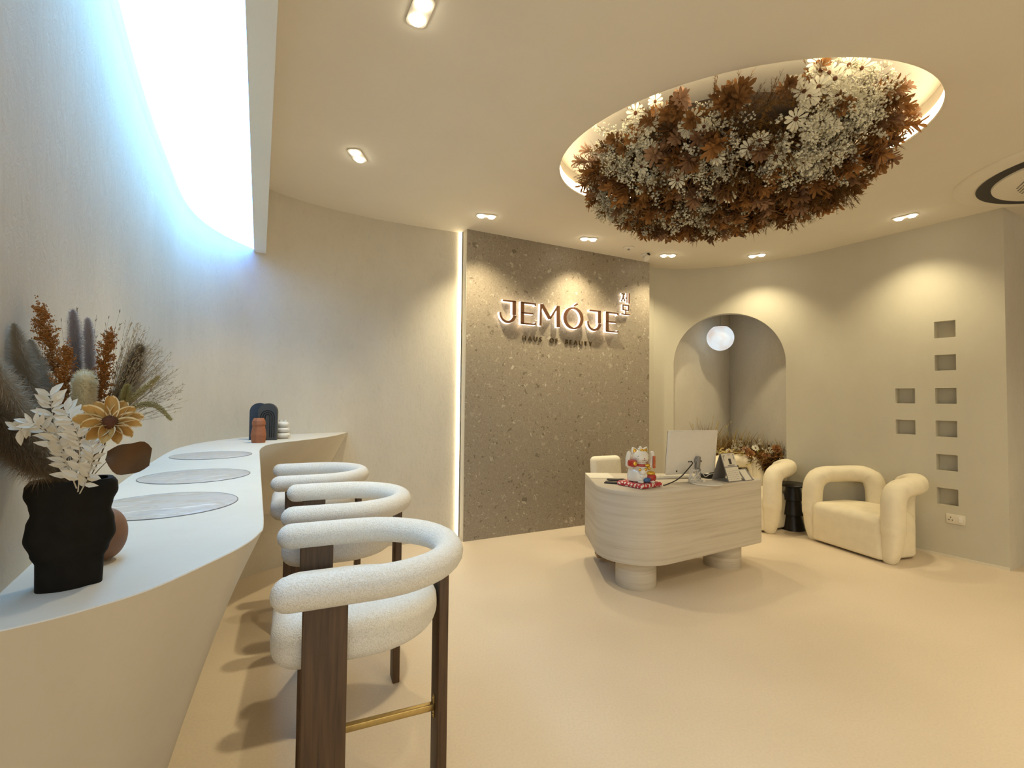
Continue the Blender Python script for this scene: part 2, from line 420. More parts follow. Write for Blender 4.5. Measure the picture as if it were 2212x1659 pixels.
# right wall with arch and square niches
RW = crom([(p[0], p[1], 0) for p in [(1.62, 6.13), (1.752, 6.165), (2.06, 6.21), (2.34, 6.185), (2.60, 6.105), (2.835, 5.995), (3.05, 5.855), (3.234, 5.69), (3.42, 5.46), (3.55, 5.255), (3.662, 5.07)]], 8)
RW.append(Vector((4.221, 4.145, 0)))
S = [0.]
for a, b in zip(RW, RW[1:]): S.append(S[-1] + (b - a).length)
def rw_pos(s):
    for i in range(len(S) - 1):
        if s <= S[i + 1] or i == len(S) - 2:
            t = (s - S[i]) / (S[i + 1] - S[i]); return RW[i].lerp(RW[i + 1], t)
def rw_nrm(s):
    d = rw_pos(min(s + .03, S[-1])) - rw_pos(max(s - .03, 0)); n = Vector((-d.y, d.x, 0)).normalized()
    return n if n.dot(rw_pos(s)) > 0 else -n           # pointing away from the room
def rw_s_of_px(px, py):
    d = ray(px, py); best = None
    for i in range(len(RW) - 1):
        a, b = RW[i], RW[i + 1]; e = b - a
        den = d.x * e.y - d.y * e.x
        if abs(den) < 1e-9: continue
        t = (a.x * e.y - a.y * e.x) / den; q = (a.x * d.y - a.y * d.x) / den
        if -.001 <= q <= 1.001 and t > 0: best = (S[i] + q * (S[i + 1] - S[i]), CAM_H + d.z * t)
    return best
sa0, sa1 = rw_s_of_px(1455, 850)[0], rw_s_of_px(1698, 850)[0]
sc_, sr_ = (sa0 + sa1) / 2, (sa1 - sa0) / 2
SILL, SPRING = .53, 1.86
holes = [dict(s0=sa0, s1=sa1, z0=lambda s: SILL, z1=lambda s: SPRING + math.sqrt(max(0, sr_ ** 2 - (s - sc_) ** 2)))]
niches = []
for (x0, x1, y0, y1) in [(2020, 2066, 693, 729), (2020, 2066, 766, 800), (2020, 2067, 838, 872), (2021, 2067, 909, 944), (2021, 2068, 982, 1017), (2022, 2068, 1055, 1091), (1934, 1977, 839, 871), (1935, 1977, 907, 938)]:
    s0, zt = rw_s_of_px(x0, (y0 + y1) / 2)[0], rw_s_of_px((x0 + x1) / 2, y0)[1]
    s1, zb = rw_s_of_px(x1, (y0 + y1) / 2)[0], rw_s_of_px((x0 + x1) / 2, y1)[1]
    niches.append((s0, s1, zb, zt)); 
# align the two columns of niches
for grp in (range(0, 6), range(6, 8)):
    m0 = sum(niches[i][0] for i in grp) / len(grp); m1 = sum(niches[i][1] for i in grp) / len(grp)
    for i in grp: niches[i] = (m0, m1, niches[i][2], niches[i][3])
for (s0, s1, zb, zt) in niches: holes.append(dict(s0=s0, s1=s1, z0=(lambda s, q=zb: q), z1=(lambda s, q=zt: q)))
brk = set(S)
for h in holes: brk |= {h['s0'], h['s1']}
brk |= {sc_ - sr_ * math.cos(PI * k / 48) for k in range(49)}
brk = sorted(b for b in brk if 0 <= b <= S[-1])
brk = [b for i, b in enumerate(brk) if i == 0 or b - brk[i - 1] > 1e-5]
mb = MB()
for a, b in zip(brk, brk[1:]):
    mid = (a + b) / 2; pa, pb = rw_pos(a), rw_pos(b)
    cov = sorted([h for h in holes if h['s0'] - 1e-6 <= mid <= h['s1'] + 1e-6], key=lambda h: h['z0'](mid))
    zl = (0., 0.)
    for h in cov + [None]:
        zh = (H, H) if h is None else (h['z0'](a), h['z0'](b))
        mb.add([(pa.x, pa.y, zl[0]), (pb.x, pb.y, zl[1]), (pb.x, pb.y, zh[1]), (pa.x, pa.y, zh[0])], [(0, 1, 2, 3)])
        if h: zl = (h['z1'](a), h['z1'](b))
wr = struct(mb.build('wall_right', M_WALLR))
# arch lining
mb = MB(); D = .10; ring = []
for k in range(49):
    s = sc_ - sr_ * math.cos(PI * k / 48); ring.append((s, SPRING + sr_ * math.sin(PI * k / 48)))
ring = [(sa0, SILL)] + ring + [(sa1, SILL)]
vs = []
for s, z in ring:
    p = rw_pos(s); q = p + rw_nrm(s) * D; vs += [(p.x, p.y, z), (q.x, q.y, z)]
n = len(ring)
mb.add(vs, [(2 * i, 2 * i + 1, 2 * i + 3, 2 * i + 2) for i in range(n - 1)])
mb.build('arch_lining', M_WALLR, wr)
# recess room behind the arch
qa = rw_pos(sa0) + rw_nrm(sa0) * D; qb = rw_pos(sa1) + rw_nrm(sa1) * D
c1 = aty(1539, 850, 6.62); c2 = aty(1577, 850, 6.98)
e0 = rw_pos(sa0 - .15) + rw_nrm(sa0 - .15) * D; e1 = rw_pos(sa1 + .12) + rw_nrm(sa1 + .12) * D
ribbon_wall('wall_recess', [e0, qa + Vector((0, .02, 0)), c1, c2, qb + Vector((.02, .02, 0)), e1], .35, 2.75, M_WALL)
NICHE_SOIL = .58
mb = MB(); poly = [rw_pos(sa0 - .15 + (sa1 - sa0 + .27) * k / 16) + rw_nrm(sa0 - .15 + (sa1 - sa0 + .27) * k / 16) * (D * .9) for k in range(17)] + [c2 + Vector((.05, .03, 0)), c1 + Vector((0, .05, 0))]
mb.add([(p.x, p.y, 2.75) for p in poly], [tuple(range(len(poly)))]); struct(mb.build('ceiling_recess', M_WALL))
mb = MB(); front = [rw_pos(sa0 + (sa1 - sa0) * k / 12) for k in range(13)]
poly = front + [c2 + Vector((.06, 0, 0)), c1]
mb.add([(p.x, p.y, SILL) for p in poly], [tuple(range(len(poly)))]); struct(mb.build('trim_1', M_TRIM))
# square recesses
for (s0, s1, zb, zt) in niches:
    mb = MB(); nrm = rw_nrm((s0 + s1) / 2); a, b = rw_pos(s0), rw_pos(s1); a2, b2 = a + nrm * .085, b + nrm * .085
    vs = [(p.x, p.y, z) for p in (a, b, b2, a2) for z in (zb, zt)]
    mb.add(vs, [(0, 2, 4, 6), (1, 7, 5, 3), (0, 6, 7, 1), (2, 3, 5, 4), (6, 4, 5, 7)])
    mb.build('square_niche', M_WALLR, wr, False)
CR = Vector((4.221, 4.145, 0))
ribbon_wall('wall_side', [CR, CR + Vector((.88, .475, 0)) * 3.6], 0, H, M_WALL)
ribbon_wall('wall_light_block', [Vector((7.4, 6.2, 0)), Vector((7.4, -3, 0))], 0, H, M_WALLR)  # unseen wall, added to block world light from the right
# lit floor edge drawn as a pale strip along the straight right wall
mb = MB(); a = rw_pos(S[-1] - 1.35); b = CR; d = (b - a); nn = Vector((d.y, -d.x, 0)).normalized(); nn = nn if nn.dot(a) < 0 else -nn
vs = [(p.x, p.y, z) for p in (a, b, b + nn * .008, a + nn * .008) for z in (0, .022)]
mb.add(vs, [(0, 2, 3, 1), (4, 6, 7, 5), (1, 3, 5, 7), (0, 1, 7, 6), (2, 4, 5, 3)]); struct(mb.build('lit_floor_edge_right', M_TRIM, None, False))

# ceiling with oval recess
EC = Vector((1.436, 3.276, 0)); EA, EB = 1.158, .903; EU = Vector((.906, -.423, 0)); EV = Vector((.423, .906, 0))
def ell(t, k=1., dx=0.): return EC + EU * (EA * k + dx) * math.cos(t) + EV * (EB * k + dx) * math.sin(t)
RX0, RX1, RY0, RY1 = -3.2, 7.5, -3., 7.6
def rect_hit(d):
    best = 1e9
    if d.x > 1e-9: best = min(best, (RX1 - EC.x) / d.x)
    if d.x < -1e-9: best = min(best, (RX0 - EC.x) / d.x)
    if d.y > 1e-9: best = min(best, (RY1 - EC.y) / d.y)
    if d.y < -1e-9: best = min(best, (RY0 - EC.y) / d.y)
    return EC + d * best
NE = 96; mb = MB(); inner = [ell(2 * PI * k / NE) for k in range(NE)]
outer = [rect_hit((p - EC).normalized()) for p in inner]
for cx, cy in ((RX0, RY0), (RX1, RY0), (RX1, RY1), (RX0, RY1)):
    i = min(range(NE), key=lambda k: ((outer[k] - EC).normalized() - (Vector((cx, cy, 0)) - EC).normalized()).length); outer[i] = Vector((cx, cy, 0))
vs = [(p.x, p.y, H) for p in inner] + [(p.x, p.y, H) for p in outer]
mb.add(vs, [(k, NE + k, NE + (k + 1) % NE, (k + 1) % NE) for k in range(NE)])
ceil = struct(mb.build('ceiling', M_CEIL))
mb = MB(); RD = .17
lip = [ell(2 * PI * k / NE) for k in range(NE)]; wal = [ell(2 * PI * k / NE, 1., .0) for k in range(NE)]
vs = [(p.x, p.y, H) for p in lip] + [(p.x, p.y, H + RD) for p in wal] + [(EC.x, EC.y, H + RD)]
mb.add(vs, [(k, (k + 1) % NE, NE + (k + 1) % NE, NE + k) for k in range(NE)] + [(NE + k, NE + (k + 1) % NE, 2 * NE) for k in range(NE)])
mb.build('oval_recess', M_CEIL, ceil)
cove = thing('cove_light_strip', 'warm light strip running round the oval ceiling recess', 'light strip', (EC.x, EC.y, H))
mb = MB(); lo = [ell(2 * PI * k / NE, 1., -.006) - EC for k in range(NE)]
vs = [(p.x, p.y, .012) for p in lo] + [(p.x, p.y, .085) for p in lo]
mb.add(vs, [(k, (k + 1) % NE, NE + (k + 1) % NE, NE + k) for k in range(NE)]); mb.build('diffuser', M_COVE, cove)  # tall glowing band also stands in for the LED-lit recess wall
mb = MB(); lo2 = [ell(2 * PI * k / NE, 1., -.012) - EC for k in range(NE)]; lo3 = [ell(2 * PI * k / NE, 1., 0) - EC for k in range(NE)]
vs = [(p.x, p.y, .001) for p in lo3] + [(p.x, p.y, .001) for p in lo2] + [(p.x, p.y, .012) for p in lo2] + [(p.x, p.y, .012) for p in lo3]
mb.add(vs, [(j * NE + k, j * NE + (k + 1) % NE, (j + 1) * NE + (k + 1) % NE, (j + 1) * NE + k) for j in range(3) for k in range(NE)]); mb.build('edge_bead', M_CEIL, cove)

# dropped soffit with luminous panel along the left wall
PZ = 2.565
fa, fb = Vector((-2.045, 3.80, 0)), Vector((-.79, 1.385, 0)); fd = (fb - fa).normalized(); fn = Vector((-fd.y, fd.x, 0)); fn = fn if fn.x > 0 else -fn
fend = fa + fd * 4.15
mb = MB(); a = fa - fd * .04
vs = [(p.x, p.y, z) for p in (a, fend, fend + fn * .085, a + fn * .085) for z in (PZ - .012, H)]
mb.add(vs, [(0, 2, 3, 1), (4, 6, 7, 5), (0, 6, 4, 2), (2, 4, 5, 3), (0, 1, 7, 6)]); struct(mb.build('trim_2', M_CEIL, None, False))
wl = [p for p in LW if p.y > -.28 and not (p.y > 3.84)]
gap = []
for i, p in enumerate(wl):
    t = (wl[min(i + 1, len(wl) - 1)] - wl[max(i - 1, 0)]); nn = Vector((t.y, -t.x, 0)).normalized(); nn = nn if nn.x > 0 else -nn
    gap.append(p + nn * .022)
poly = gap + [fa - fn * .004 , fend - fn * .004]
mb = MB(); n = len(poly)
vs = [(p.x, p.y, PZ) for p in poly] + [(p.x, p.y, PZ + .02) for p in poly]
mb.add(vs, [tuple(range(n)), tuple(range(n, 2 * n))[::-1]] + [(k, n + k, n + (k + 1) % n, (k + 1) % n) for k in range(n)])
pan = tag(mb.build('luminous_panel', M_PANEL, None, False), 'bright cool white luminous soffit panel above the plaster counter', 'light panel')
# ================================================================== COUNTER
CZ = 1.09
T = [(-.735, .635), (-.705, .652), (-.664, .69), (-.63, .735), (-.594, .81), (-.578, .93), (-.572, 1.05), (-.588, 1.15), (-.622, 1.235), (-.80, 1.575), (-1.0, 1.955), (-1.2, 2.335), (-1.40, 2.715), (-1.49, 2.89), (-1.565, 3.07), (-1.605, 3.22), (-1.60, 3.36), (-1.555, 3.52), (-1.50, 3.72), (-1.465, 3.95), (-1.465, 4.18), (-1.49, 4.43)]
Bz = .46
B = [(-.80, .78), (-.81, .82), (-.82, .90), (-.83, .98), (-.84, 1.06), (-.85, 1.15), (-.86, 1.25), (-.93, 1.33), (-1.02, 1.42), (-1.24, 1.70), (-1.45, 2.05), (-1.66, 2.42), (-1.86, 2.80), (-1.96, 3.0), (-2.03, 3.15), (-2.07, 3.3), (-2.085, 3.45), (-2.075, 3.6), (-2.04, 3.75), (-1.975, 3.92), (-1.88, 4.05), (-1.76, 4.205)]
Tp = crom([(x, y, CZ) for x, y in T], 5); Bp = crom([(x, y, Bz) for x, y in B], 5)
mb = MB(); n = len(Tp); vs = []
for t, b in zip(Tp, Bp):
    e = (b - t).normalized()
    inn = Vector((-(t.y), t.x, 0))
    vs += [t + Vector((0, 0, 0)) - Vector((0, 0, .0018)), b]
mb.add(vs, [(2 * i, 2 * i + 2, 2 * i + 3, 2 * i + 1) for i in range(n - 1)])
# top slab follows the wall
back = [p for p in LW if p.y > .62 and p.y <= 4.45]
back = [Vector((p.x - .0, p.y, CZ)) for p in back]
poly = [Vector(p) for p in Tp] + back[::-1]
edge = MB(); m = len(poly)
# small eased edge between top and face
cent = Vector((-1.3, 2.4, 0))
ins = []
for i, t in enumerate(Tp):
    tt = Tp[min(i + 1, n - 1)] - Tp[max(i - 1, 0)]; nn = Vector((tt.y, -tt.x, 0)).normalized(); ins.append(t - nn * .0015)
vs = [(p.x, p.y, CZ) for p in ins] + [(p.x, p.y, CZ - .0018) for p in Tp]
mb.add(vs, [(i, i + 1, n + i + 1, n + i) for i in range(n - 1)])
top = MB(); poly = ins + back[::-1]
top.add([(p.x, p.y, CZ) for p in poly], [tuple(range(len(poly)))])
bot = [Vector((p.x, p.y, Bz)) for p in Bp] + [Vector((p.x, p.y, Bz)) for p in LW if .75 < p.y < 4.25][::-1]
mb.add(bot, [tuple(range(len(bot)))])
counter = thing('wall_counter', 'long curved plaster wall counter with an undercut front and three round inlays', 'counter', (-1.2, 2.2, 0))
def under(o, par):
    o.parent = par; o.matrix_parent_inverse = par.matrix_basis.inverted(); return o
under(mb.build('front_face', M_COUNTER), counter); under(top.build('counter_top', M_COUNTER), counter)

def discmat(i):
    m, nt, bs = nodes_of('marbled_inlay_%d' % i)
    mp = coords(nt, (1.1, 3.2, 1), obj=True)
    nn = N(nt, 'ShaderNodeTexNoise'); nn.inputs['Scale'].default_value = 4.5 + i; nn.inputs['Detail'].default_value = 7; nn.inputs['Distortion'].default_value = 1.6; nt.links.new(mp, nn.inputs[0])
    c = ramp(nt, nn.outputs['Fac'], [(.30, (.36, .36, .37)), (.44, (.55, .53, .50)), (.55, (.46, .40, .31)), (.62, (.74, .72, .69)), (.75, (.50, .51, .53))])
    nt.links.new(c, bs.inputs['Base Color']); bs.inputs['Roughness'].default_value = .28
    return m
M_RIM = plain('inlay_rim', (.20, .19, .18), .4)
for i, (x, y, wh) in enumerate([(-1.01, 1.425, 'nearest the black vase'), (-1.25, 1.94, 'in the middle of the counter'), (-1.60, 2.61, 'nearest the small ceramics')]):
    t = thing('round_inlay', 'round grey marbled inlay disc ' + wh, 'placemat', (x, y, CZ), .5 + i * .1, 'round inlays on the counter')
    mb = MB(); mb.lathe([(.186, 0), (.187, .0015), (.184, .0022)], 64); mb.build('disc', discmat(i), t)
    mb = MB(); mb.sweep([(.188 * math.cos(a), .188 * math.sin(a), .001) for a in [2 * PI * k / 64 for k in range(65)]], .0016, 6); mb.build('rim', M_RIM, t)

# ================================================================== CEILING FITTINGS
def bulb_pair(loc, ang, label, aim, energy=SPOT_W, gap=.048, spread=68, two=True):
    t = thing('recessed_downlight', label, 'downlight', (loc[0], loc[1], H), ang, 'twin recessed downlights')
    mb = MB(); mb.rbox((0, 0, -.0035), (.19, .095, .005), .03); mb.build('trim', M_CEIL, t)
    for s in (-1, 1):
        mb = MB(); mb.lathe([(.034, -.006), (.034, -.010), (.026, -.019), (.0, -.0225)], 18, (s * gap, 0, 0)); mb.build('lamp', M_LAMP, t)
    ld = bpy.data.lights.new('downlight_beam', 'SPOT'); ld.energy = energy; ld.color = WARM; ld.spot_size = math.radians(spread); ld.spot_blend = 1.0; ld.shadow_soft_size = .035
    lo = bpy.data.objects.new('downlight_beam', ld); COL.objects.link(lo)
    d = Vector(aim) - Vector((loc[0], loc[1], H - .05))
    lo.location = (loc[0], loc[1], H - .05); lo.rotation_euler = d.to_track_quat('-Z', 'Y').to_euler()
    return t
def pairpx(a, b, label, aim, **kw):
    p, q = atz(*a, H), atz(*b, H); c = (p + q) / 2; d = q - p
    return bulb_pair((c.x, c.y), math.atan2(d.y, d.x), label, aim, **kw)
pairpx((902, 38), (914, 9), 'twin downlight nearest the viewer at the top of the picture', (-.55, 1.9, 0), energy=72, spread=80)
pairpx((768, 329), (776, 341), 'twin downlight above the far bar stools', (-1.35, 3.5, 0), energy=66, spread=80)
pairpx((1041, 465), (1060, 467), 'twin downlight above the left edge of the terrazzo wall', (-.1, 4.82, .9), energy=75, spread=105)
pairpx((1264, 515), (1279, 516), 'twin downlight above the lit wall letters', (.86, 5.45, .9), energy=75, spread=105)
pairpx((1437, 551), (1449, 551), 'twin downlight beside the security camera', (1.62, 5.8, .4), energy=50, spread=110)
pairpx((1627, 552), (1643, 550), 'twin downlight above the arched recess', (2.85, 5.75, .0), energy=40, spread=110)
pairpx((1942, 471), (1970, 464), 'twin downlight above the square wall niches', (3.72, 4.6, .5), energy=44, spread=110)
# further fittings of the same kind over the rest of the room, beyond the frame
for k, (x, y) in enumerate([(1.6, .7), (2.7, .7), (3.6, 1.9), (4.8, 2.4), (1.5, -1.0), (3.3, -.9)]):
    bulb_pair((x, y), .3 * k, 'twin downlight over the front of the room, ' + ['left of centre', 'right of centre', 'in front of the armchairs', 'at the far right', 'rear left', 'rear right'][k], (x + .05, y + .9, 0), energy=(18 if x > 4 else 70), spread=95)

ac = thing('ceiling_air_conditioner', 'round ceiling air conditioner with black outlet ring and perforated face', 'air conditioner', (4.10, 3.40, H), 0)
mb = MB(); mb.lathe([(.735, -.001), (.725, -.012), (.70, -.022), (.66, -.024), (.60, -.024)], 72); mb.build('housing', M_CEIL, ac)
mb = MB(); mb.lathe([(.60, -.030), (.585, -.0255), (.51, -.0245), (.50, -.0262)], 72); mb.build('air_outlet', plain('outlet_black', (.022, .017, .015), .45), ac)
mb = MB(); mb.lathe([(.515, -.026), (.51, -.042), (.47, -.050), (.0, -.052)], 72); face = mb.build('face_panel', M_CEIL, ac)
mb = MB()
for i in range(-16, 17):
    for j in range(-16, 17):
        x, y = i * .026 + (.013 if j % 2 else 0), j * .0225
        if x * x + y * y < .37 ** 2: mb.lathe([(.0065, -.0005), (.006, .001)], 6, (x, y, -.0525))
mb.build('perforations', M_DARKHOLE, face, False)['kind'] = 'stuff'

p = atz(1358, 535, H)
t = thing('smoke_detector', 'flat round white smoke detector on the ceiling', 'smoke detector', tuple(p))
mb = MB(); mb.lathe([(.062, 0), (.062, -.008), (.05, -.014), (0, -.016)], 32); mb.build('base', M_WPLAST, t)
mb = MB(); mb.lathe([(.012, -.015), (.012, -.026), (.006, -.03)], 14); mb.build('sensor', M_GREYM, t)
p = atz(1394, 549, H)
t = thing('security_camera', 'small white dome security camera on the ceiling by the terrazzo wall', 'camera', tuple(p), .4)
mb = MB(); mb.lathe([(.05, 0), (.05, -.018), (.042, -.024)], 28); mb.build('mount', M_WPLAST, t)
mb = MB(); Mq = Matrix.Translation((0, -.01, -.05)) @ Matrix.Rotation(-.6, 4, 'X')
mb.ball((0, 0, 0), (.036, .036, .036), M=Mq); mb.sweep([(0, .02, 0), (0, -.06, 0)], .027, 18, M=Mq); body = mb.build('body', M_WPLAST, t)
mb = MB(); mb.lathe([(.019, 0), (.019, .004), (.012, .006)], 16, M=Mq @ Matrix.Translation((0, -.06, 0)) @ Matrix.Rotation(PI / 2, 4, 'X')); mb.build('lens', M_BLACKG, body)

# power socket on the right wall
s_, z_ = rw_s_of_px(2065, 1122); pw = rw_pos(s_); nn = -rw_nrm(s_)
t = thing('wall_socket', 'beige power socket plate low on the right wall under the niches', 'socket', (pw.x, pw.y, z_), math.atan2(nn.y, nn.x) + PI / 2)
mb = MB(); mb.rbox((0, -.004, 0), (.135, .008, .085), .003); mb.build('plate', M_TRIM, t)
mb = MB(); mb.rbox((.035, -.0095, 0), (.03, .004, .05), .0015); mb.build('switch', M_WPLAST, t)
mb = MB()
for dx, dz in ((-.035, .014), (-.047, -.01), (-.023, -.01)): mb.box((dx, -.0085, dz), (.006, .002, .009))
mb.build('socket_slots', M_DARKHOLE, t, False)

# ================================================================== WALL SIGN
def stroke(pts, ws, d0, d1, mb, grow=0.):
    P = [Vector((p[0], p[1])) for p in pts]; n = len(P); Lf, Rt = [], []
    if not isinstance(ws, list): ws = [ws] * n
    for i in range(n):
        t = (P[min(i + 1, n - 1)] - P[max(i - 1, 0)]).normalized(); nn = Vector((-t.y, t.x))
        c = P[i].copy()
        if i == 0: c -= t * grow
        if i == n - 1: c += t * grow
        Lf.append(c + nn * (ws[i] / 2 + grow)); Rt.append(c - nn * (ws[i] / 2 + grow))
    vs = []
    for a, b in zip(Lf, Rt):
        vs += [(a.x, -d1, a.y), (b.x, -d1, b.y), (a.x, -d0, a.y), (b.x, -d0, b.y)]
    fs = [(0, 1, 3, 2), (4 * n - 4, 4 * n - 2, 4 * n - 1, 4 * n - 3)]
    for i in range(n - 1):
        a, b = 4 * i, 4 * i + 4
        fs += [(a, b, b + 1, a + 1), (a + 2, a + 3, b + 3, b + 2), (a, a + 2, b + 2, b), (a + 1, b + 1, b + 3, a + 3)]
    mb.add(vs, fs)
def arc(cx, cy, rx, ry, a0, a1, n=16): return [(cx + rx * math.cos(math.radians(a0 + (a1 - a0) * k / n)), cy + ry * math.sin(math.radians(a0 + (a1 - a0) * k / n))) for k in range(n + 1)]
ZB, ZT = 2.187, 2.42; TN, TK = .016, .038
def L_J(x0, x1, hx):
    r = (x1 - hx) / 2
    a = arc(hx + r, ZB + r * 1.02 , r - .012, r - .006, 178, 350, 18)
    w = [TN + (TK - TN) * (k / 18) ** 1.5 for k in range(19)]
    return [([(x0, ZT - TN / 2), (x1 - .002, ZT - TN / 2)], TN), ([(x1 - TK / 2 - .002, ZT), (x1 - TK / 2 - .002, ZB + r * .9)], TK), (a, w)]
def L_E(x0, x1):
    return [([(x0 + TK / 2, ZT), (x0 + TK / 2, ZB)], TK), ([(x0, ZT - TN / 2), (x1, ZT - TN / 2)], [TN, TN]), ([(x1 - .010, ZT), (x1 - .002, ZT - .03)], .012),
            ([(x0, (ZT + ZB) / 2 + .002), (x1 - .03, (ZT + ZB) / 2 + .002)], TN), ([(x0, ZB + TN / 2), (x1, ZB + TN / 2)], TN), ([(x1 - .008, ZB), (x1 - .001, ZB + .024)], .012)]
def L_M(x0, x1):
    xm = (x0 + x1) / 2
    return [([(x0 + .012, ZT), (x0 + .004, ZB)], TN + .004), ([(x0 + .018, ZT - .004), (xm, ZB + .085)], TK * .95), ([(xm, ZB + .082), (x1 - .022, ZT - .004)], TN + .002), ([(x1 - TK / 2, ZT), (x1 - TK / 2 + .004, ZB)], TK)]
def L_O(x0, x1):
    xc, zc = (x0 + x1) / 2, (ZB + ZT) / 2; a = arc(xc, zc, (x1 - x0) / 2 - .018, (ZT - ZB) / 2 - .004, 90, 450, 48)
    w = [TN + (TK - TN) * abs(math.cos(math.radians(90 + 360 * k / 48))) for k in range(49)]
    return [(a, w), ([(xc + .002, ZT + .018), (xc + .052, ZT + .048)], [.012, .026])]
sign = thing('wall_sign', 'large bronze back-lit wall letters on the terrazzo wall', 'sign', tuple(SA), math.atan2(SD.y, SD.x))
def letter(strokes, par, d=(.018, .052, .064), grow=.0025):
    f = MB()
    for p, w in strokes: stroke(p, w, d[1], d[2], f)
    lo = f.build('letter', M_BRONZE, par, False)
    b = MB()
    for p, w in strokes: stroke(p, w, d[0], d[1] - .0003, b, grow)
    b.build('lit_acrylic_body', M_HALO, lo, False)
letter(L_J(.378, .530, .337), sign); letter(L_E(.587, .765), sign); letter(L_M(.822, 1.068), sign)
letter(L_O(1.121, 1.383), sign); letter(L_J(1.470, 1.630, 1.435), sign); letter(L_E(1.702, 1.880), sign)
k_sign = thing('korean_sign', 'two small stacked copper Korean syllables at the upper right of the lit letters', 'sign', tuple(SA), math.atan2(SD.y, SD.x))
w_ = .013
je = [([(1.946, 2.655), (1.999, 2.655)], w_), ([(1.975, 2.655), (1.968, 2.61), (1.944, 2.568)], w_), ([(1.970, 2.618), (2.000, 2.572)], w_), ([(2.002, 2.612), (2.026, 2.612)], w_), ([(2.030, 2.668), (2.030, 2.556)], w_), ([(2.060, 2.672), (2.060, 2.550)], .017)]
mo = [([(1.968, 2.530), (1.968, 2.463)], w_), ([(2.052, 2.530), (2.052, 2.463)], w_), ([(1.962, 2.524), (2.058, 2.524)], w_), ([(1.962, 2.468), (2.058, 2.468)], w_), ([(2.010, 2.468), (2.010, 2.420)], w_), ([(1.945, 2.417), (2.075, 2.417)], w_)]
letter(je, k_sign, (.014, .036, .045), .0015); letter(mo, k_sign, (.014, .036, .045), .0015)
tag_sign = thing('tagline_sign', 'small dark bronze tagline letters mounted beneath the large lit letters', 'sign', tuple(SA), math.atan2(SD.y, SD.x))
dg = bpy.context.evaluated_depsgraph_get()
def glyph_mesh(ch, h, depth):
    cu = bpy.data.curves.new('glyph', 'FONT'); cu.body = ch; cu.size = 1; cu.extrude = .5; cu.resolution_u = 3
    o = bpy.data.objects.new('glyph', cu); COL.objects.link(o); bpy.context.view_layer.update()
    me = bpy.data.meshes.new_from_object(o.evaluated_get(bpy.context.evaluated_depsgraph_get())); bpy.data.objects.remove(o); bpy.data.curves.remove(cu)
    xs = [v.co.x for v in me.vertices]; x0, x1 = min(xs), max(xs)
    k = h / .70
    for v in me.vertices: v.co = Vector(((v.co.x - x0) * k, -v.co.z * depth - depth / 2, v.co.y * k))
    me.materials.clear(); me.materials.append(M_GOLDTXT); me.name = 'letter'
    return me, (x1 - x0) * k
txt = 'HAUS OF BEAUTY'; widths = {}
for ch in set(txt) - {' '}: widths[ch] = glyph_mesh(ch, .050, .012)
tot = sum(widths[c][1] if c != ' ' else .05 for c in txt); gap_ = (1.546 - .638 - tot) / (len(txt) - 1); x = .638
for c in txt:
    if c != ' ':
        lo = inst('letter', widths[c][0], tag_sign, Matrix.Translation((x, -.002, 2.027 - (x - .638) * .012)))
        x += widths[c][1] + gap_
    else: x += .05 + gap_
# ================================================================== BAR STOOLS
def make_stool():
    t = thing('bar_stool', 'x', 'bar stool')
    hw, st, R = .280, .215, .280
    path = [(0., -hw, .905), (.07, -hw, .905), (.14, -hw, .905)] + [(st + R * math.sin(a), -R * math.cos(a), .905) for a in [PI * k / 22 for k in range(23)]] + [(.14, hw, .905), (.07, hw, .905), (0., hw, .905)]
    mb = MB(); mb.sweep(path, .0455, 20, round_ends=True); mb.build('arm_ring', M_BOUCLE, t)
    out = []
    for (sx, sy, a0) in ((-.0, .25 - .09, 1), (-.0, -.25 + .09, 2)):
        pass
    out += [(.04 + .085 * math.cos(a), .165 + .085 * math.sin(a)) for a in [PI / 2 + PI / 2 * k / 6 for k in range(7)]]
    out += [(.04 + .085 * math.cos(a), -.165 + .085 * math.sin(a)) for a in [PI + PI / 2 * k / 6 for k in range(7)]]
    out += [(.20 + .255 * math.sin(a), -.25 * math.cos(a)) for a in [PI * k / 20 for k in range(21)]]
    mb = MB(); mb.cushion(out, .675, .800, .052, seg=6, crown=.012); mb.build('seat', M_BOUCLE, t)
    for s in (-1, 1):
        mb = MB(); mb.rbox((.088, s * .272, .435), (.112, .030, .87), .004); mb.build('leg', M_WALNUT, t)
    mb = MB(); mb.rbox((.478, 0, .435), (.034, .088, .87), .004); mb.build('leg', M_WALNUT, t)
    mb = MB(); mb.rbox((.088, 0, .356), (.026, .516, .022), .003); fr = mb.build('footrest', M_BRASS, t)
    mb = MB(); mb.rbox((.275, 0, .356), (.372, .022, .022), .003); mb.build('footrest', M_BRASS, t)
    mb = MB(); mb.rbox((.459, 0, .356), (.004, .014, .075), .0015); mb.build('mounting_plate', M_BRASS, t)
    for dz in (-.028, .028):
        mb = MB(); mb.lathe([(.004, 0), (.004, .003), (.002, .004)], 8, M=Matrix.Translation((.457, 0, .356 + dz)) @ Matrix.Rotation(-PI / 2, 4, 'Y')); mb.build('screw', M_BRASS, t)
    return t
s0 = make_stool()
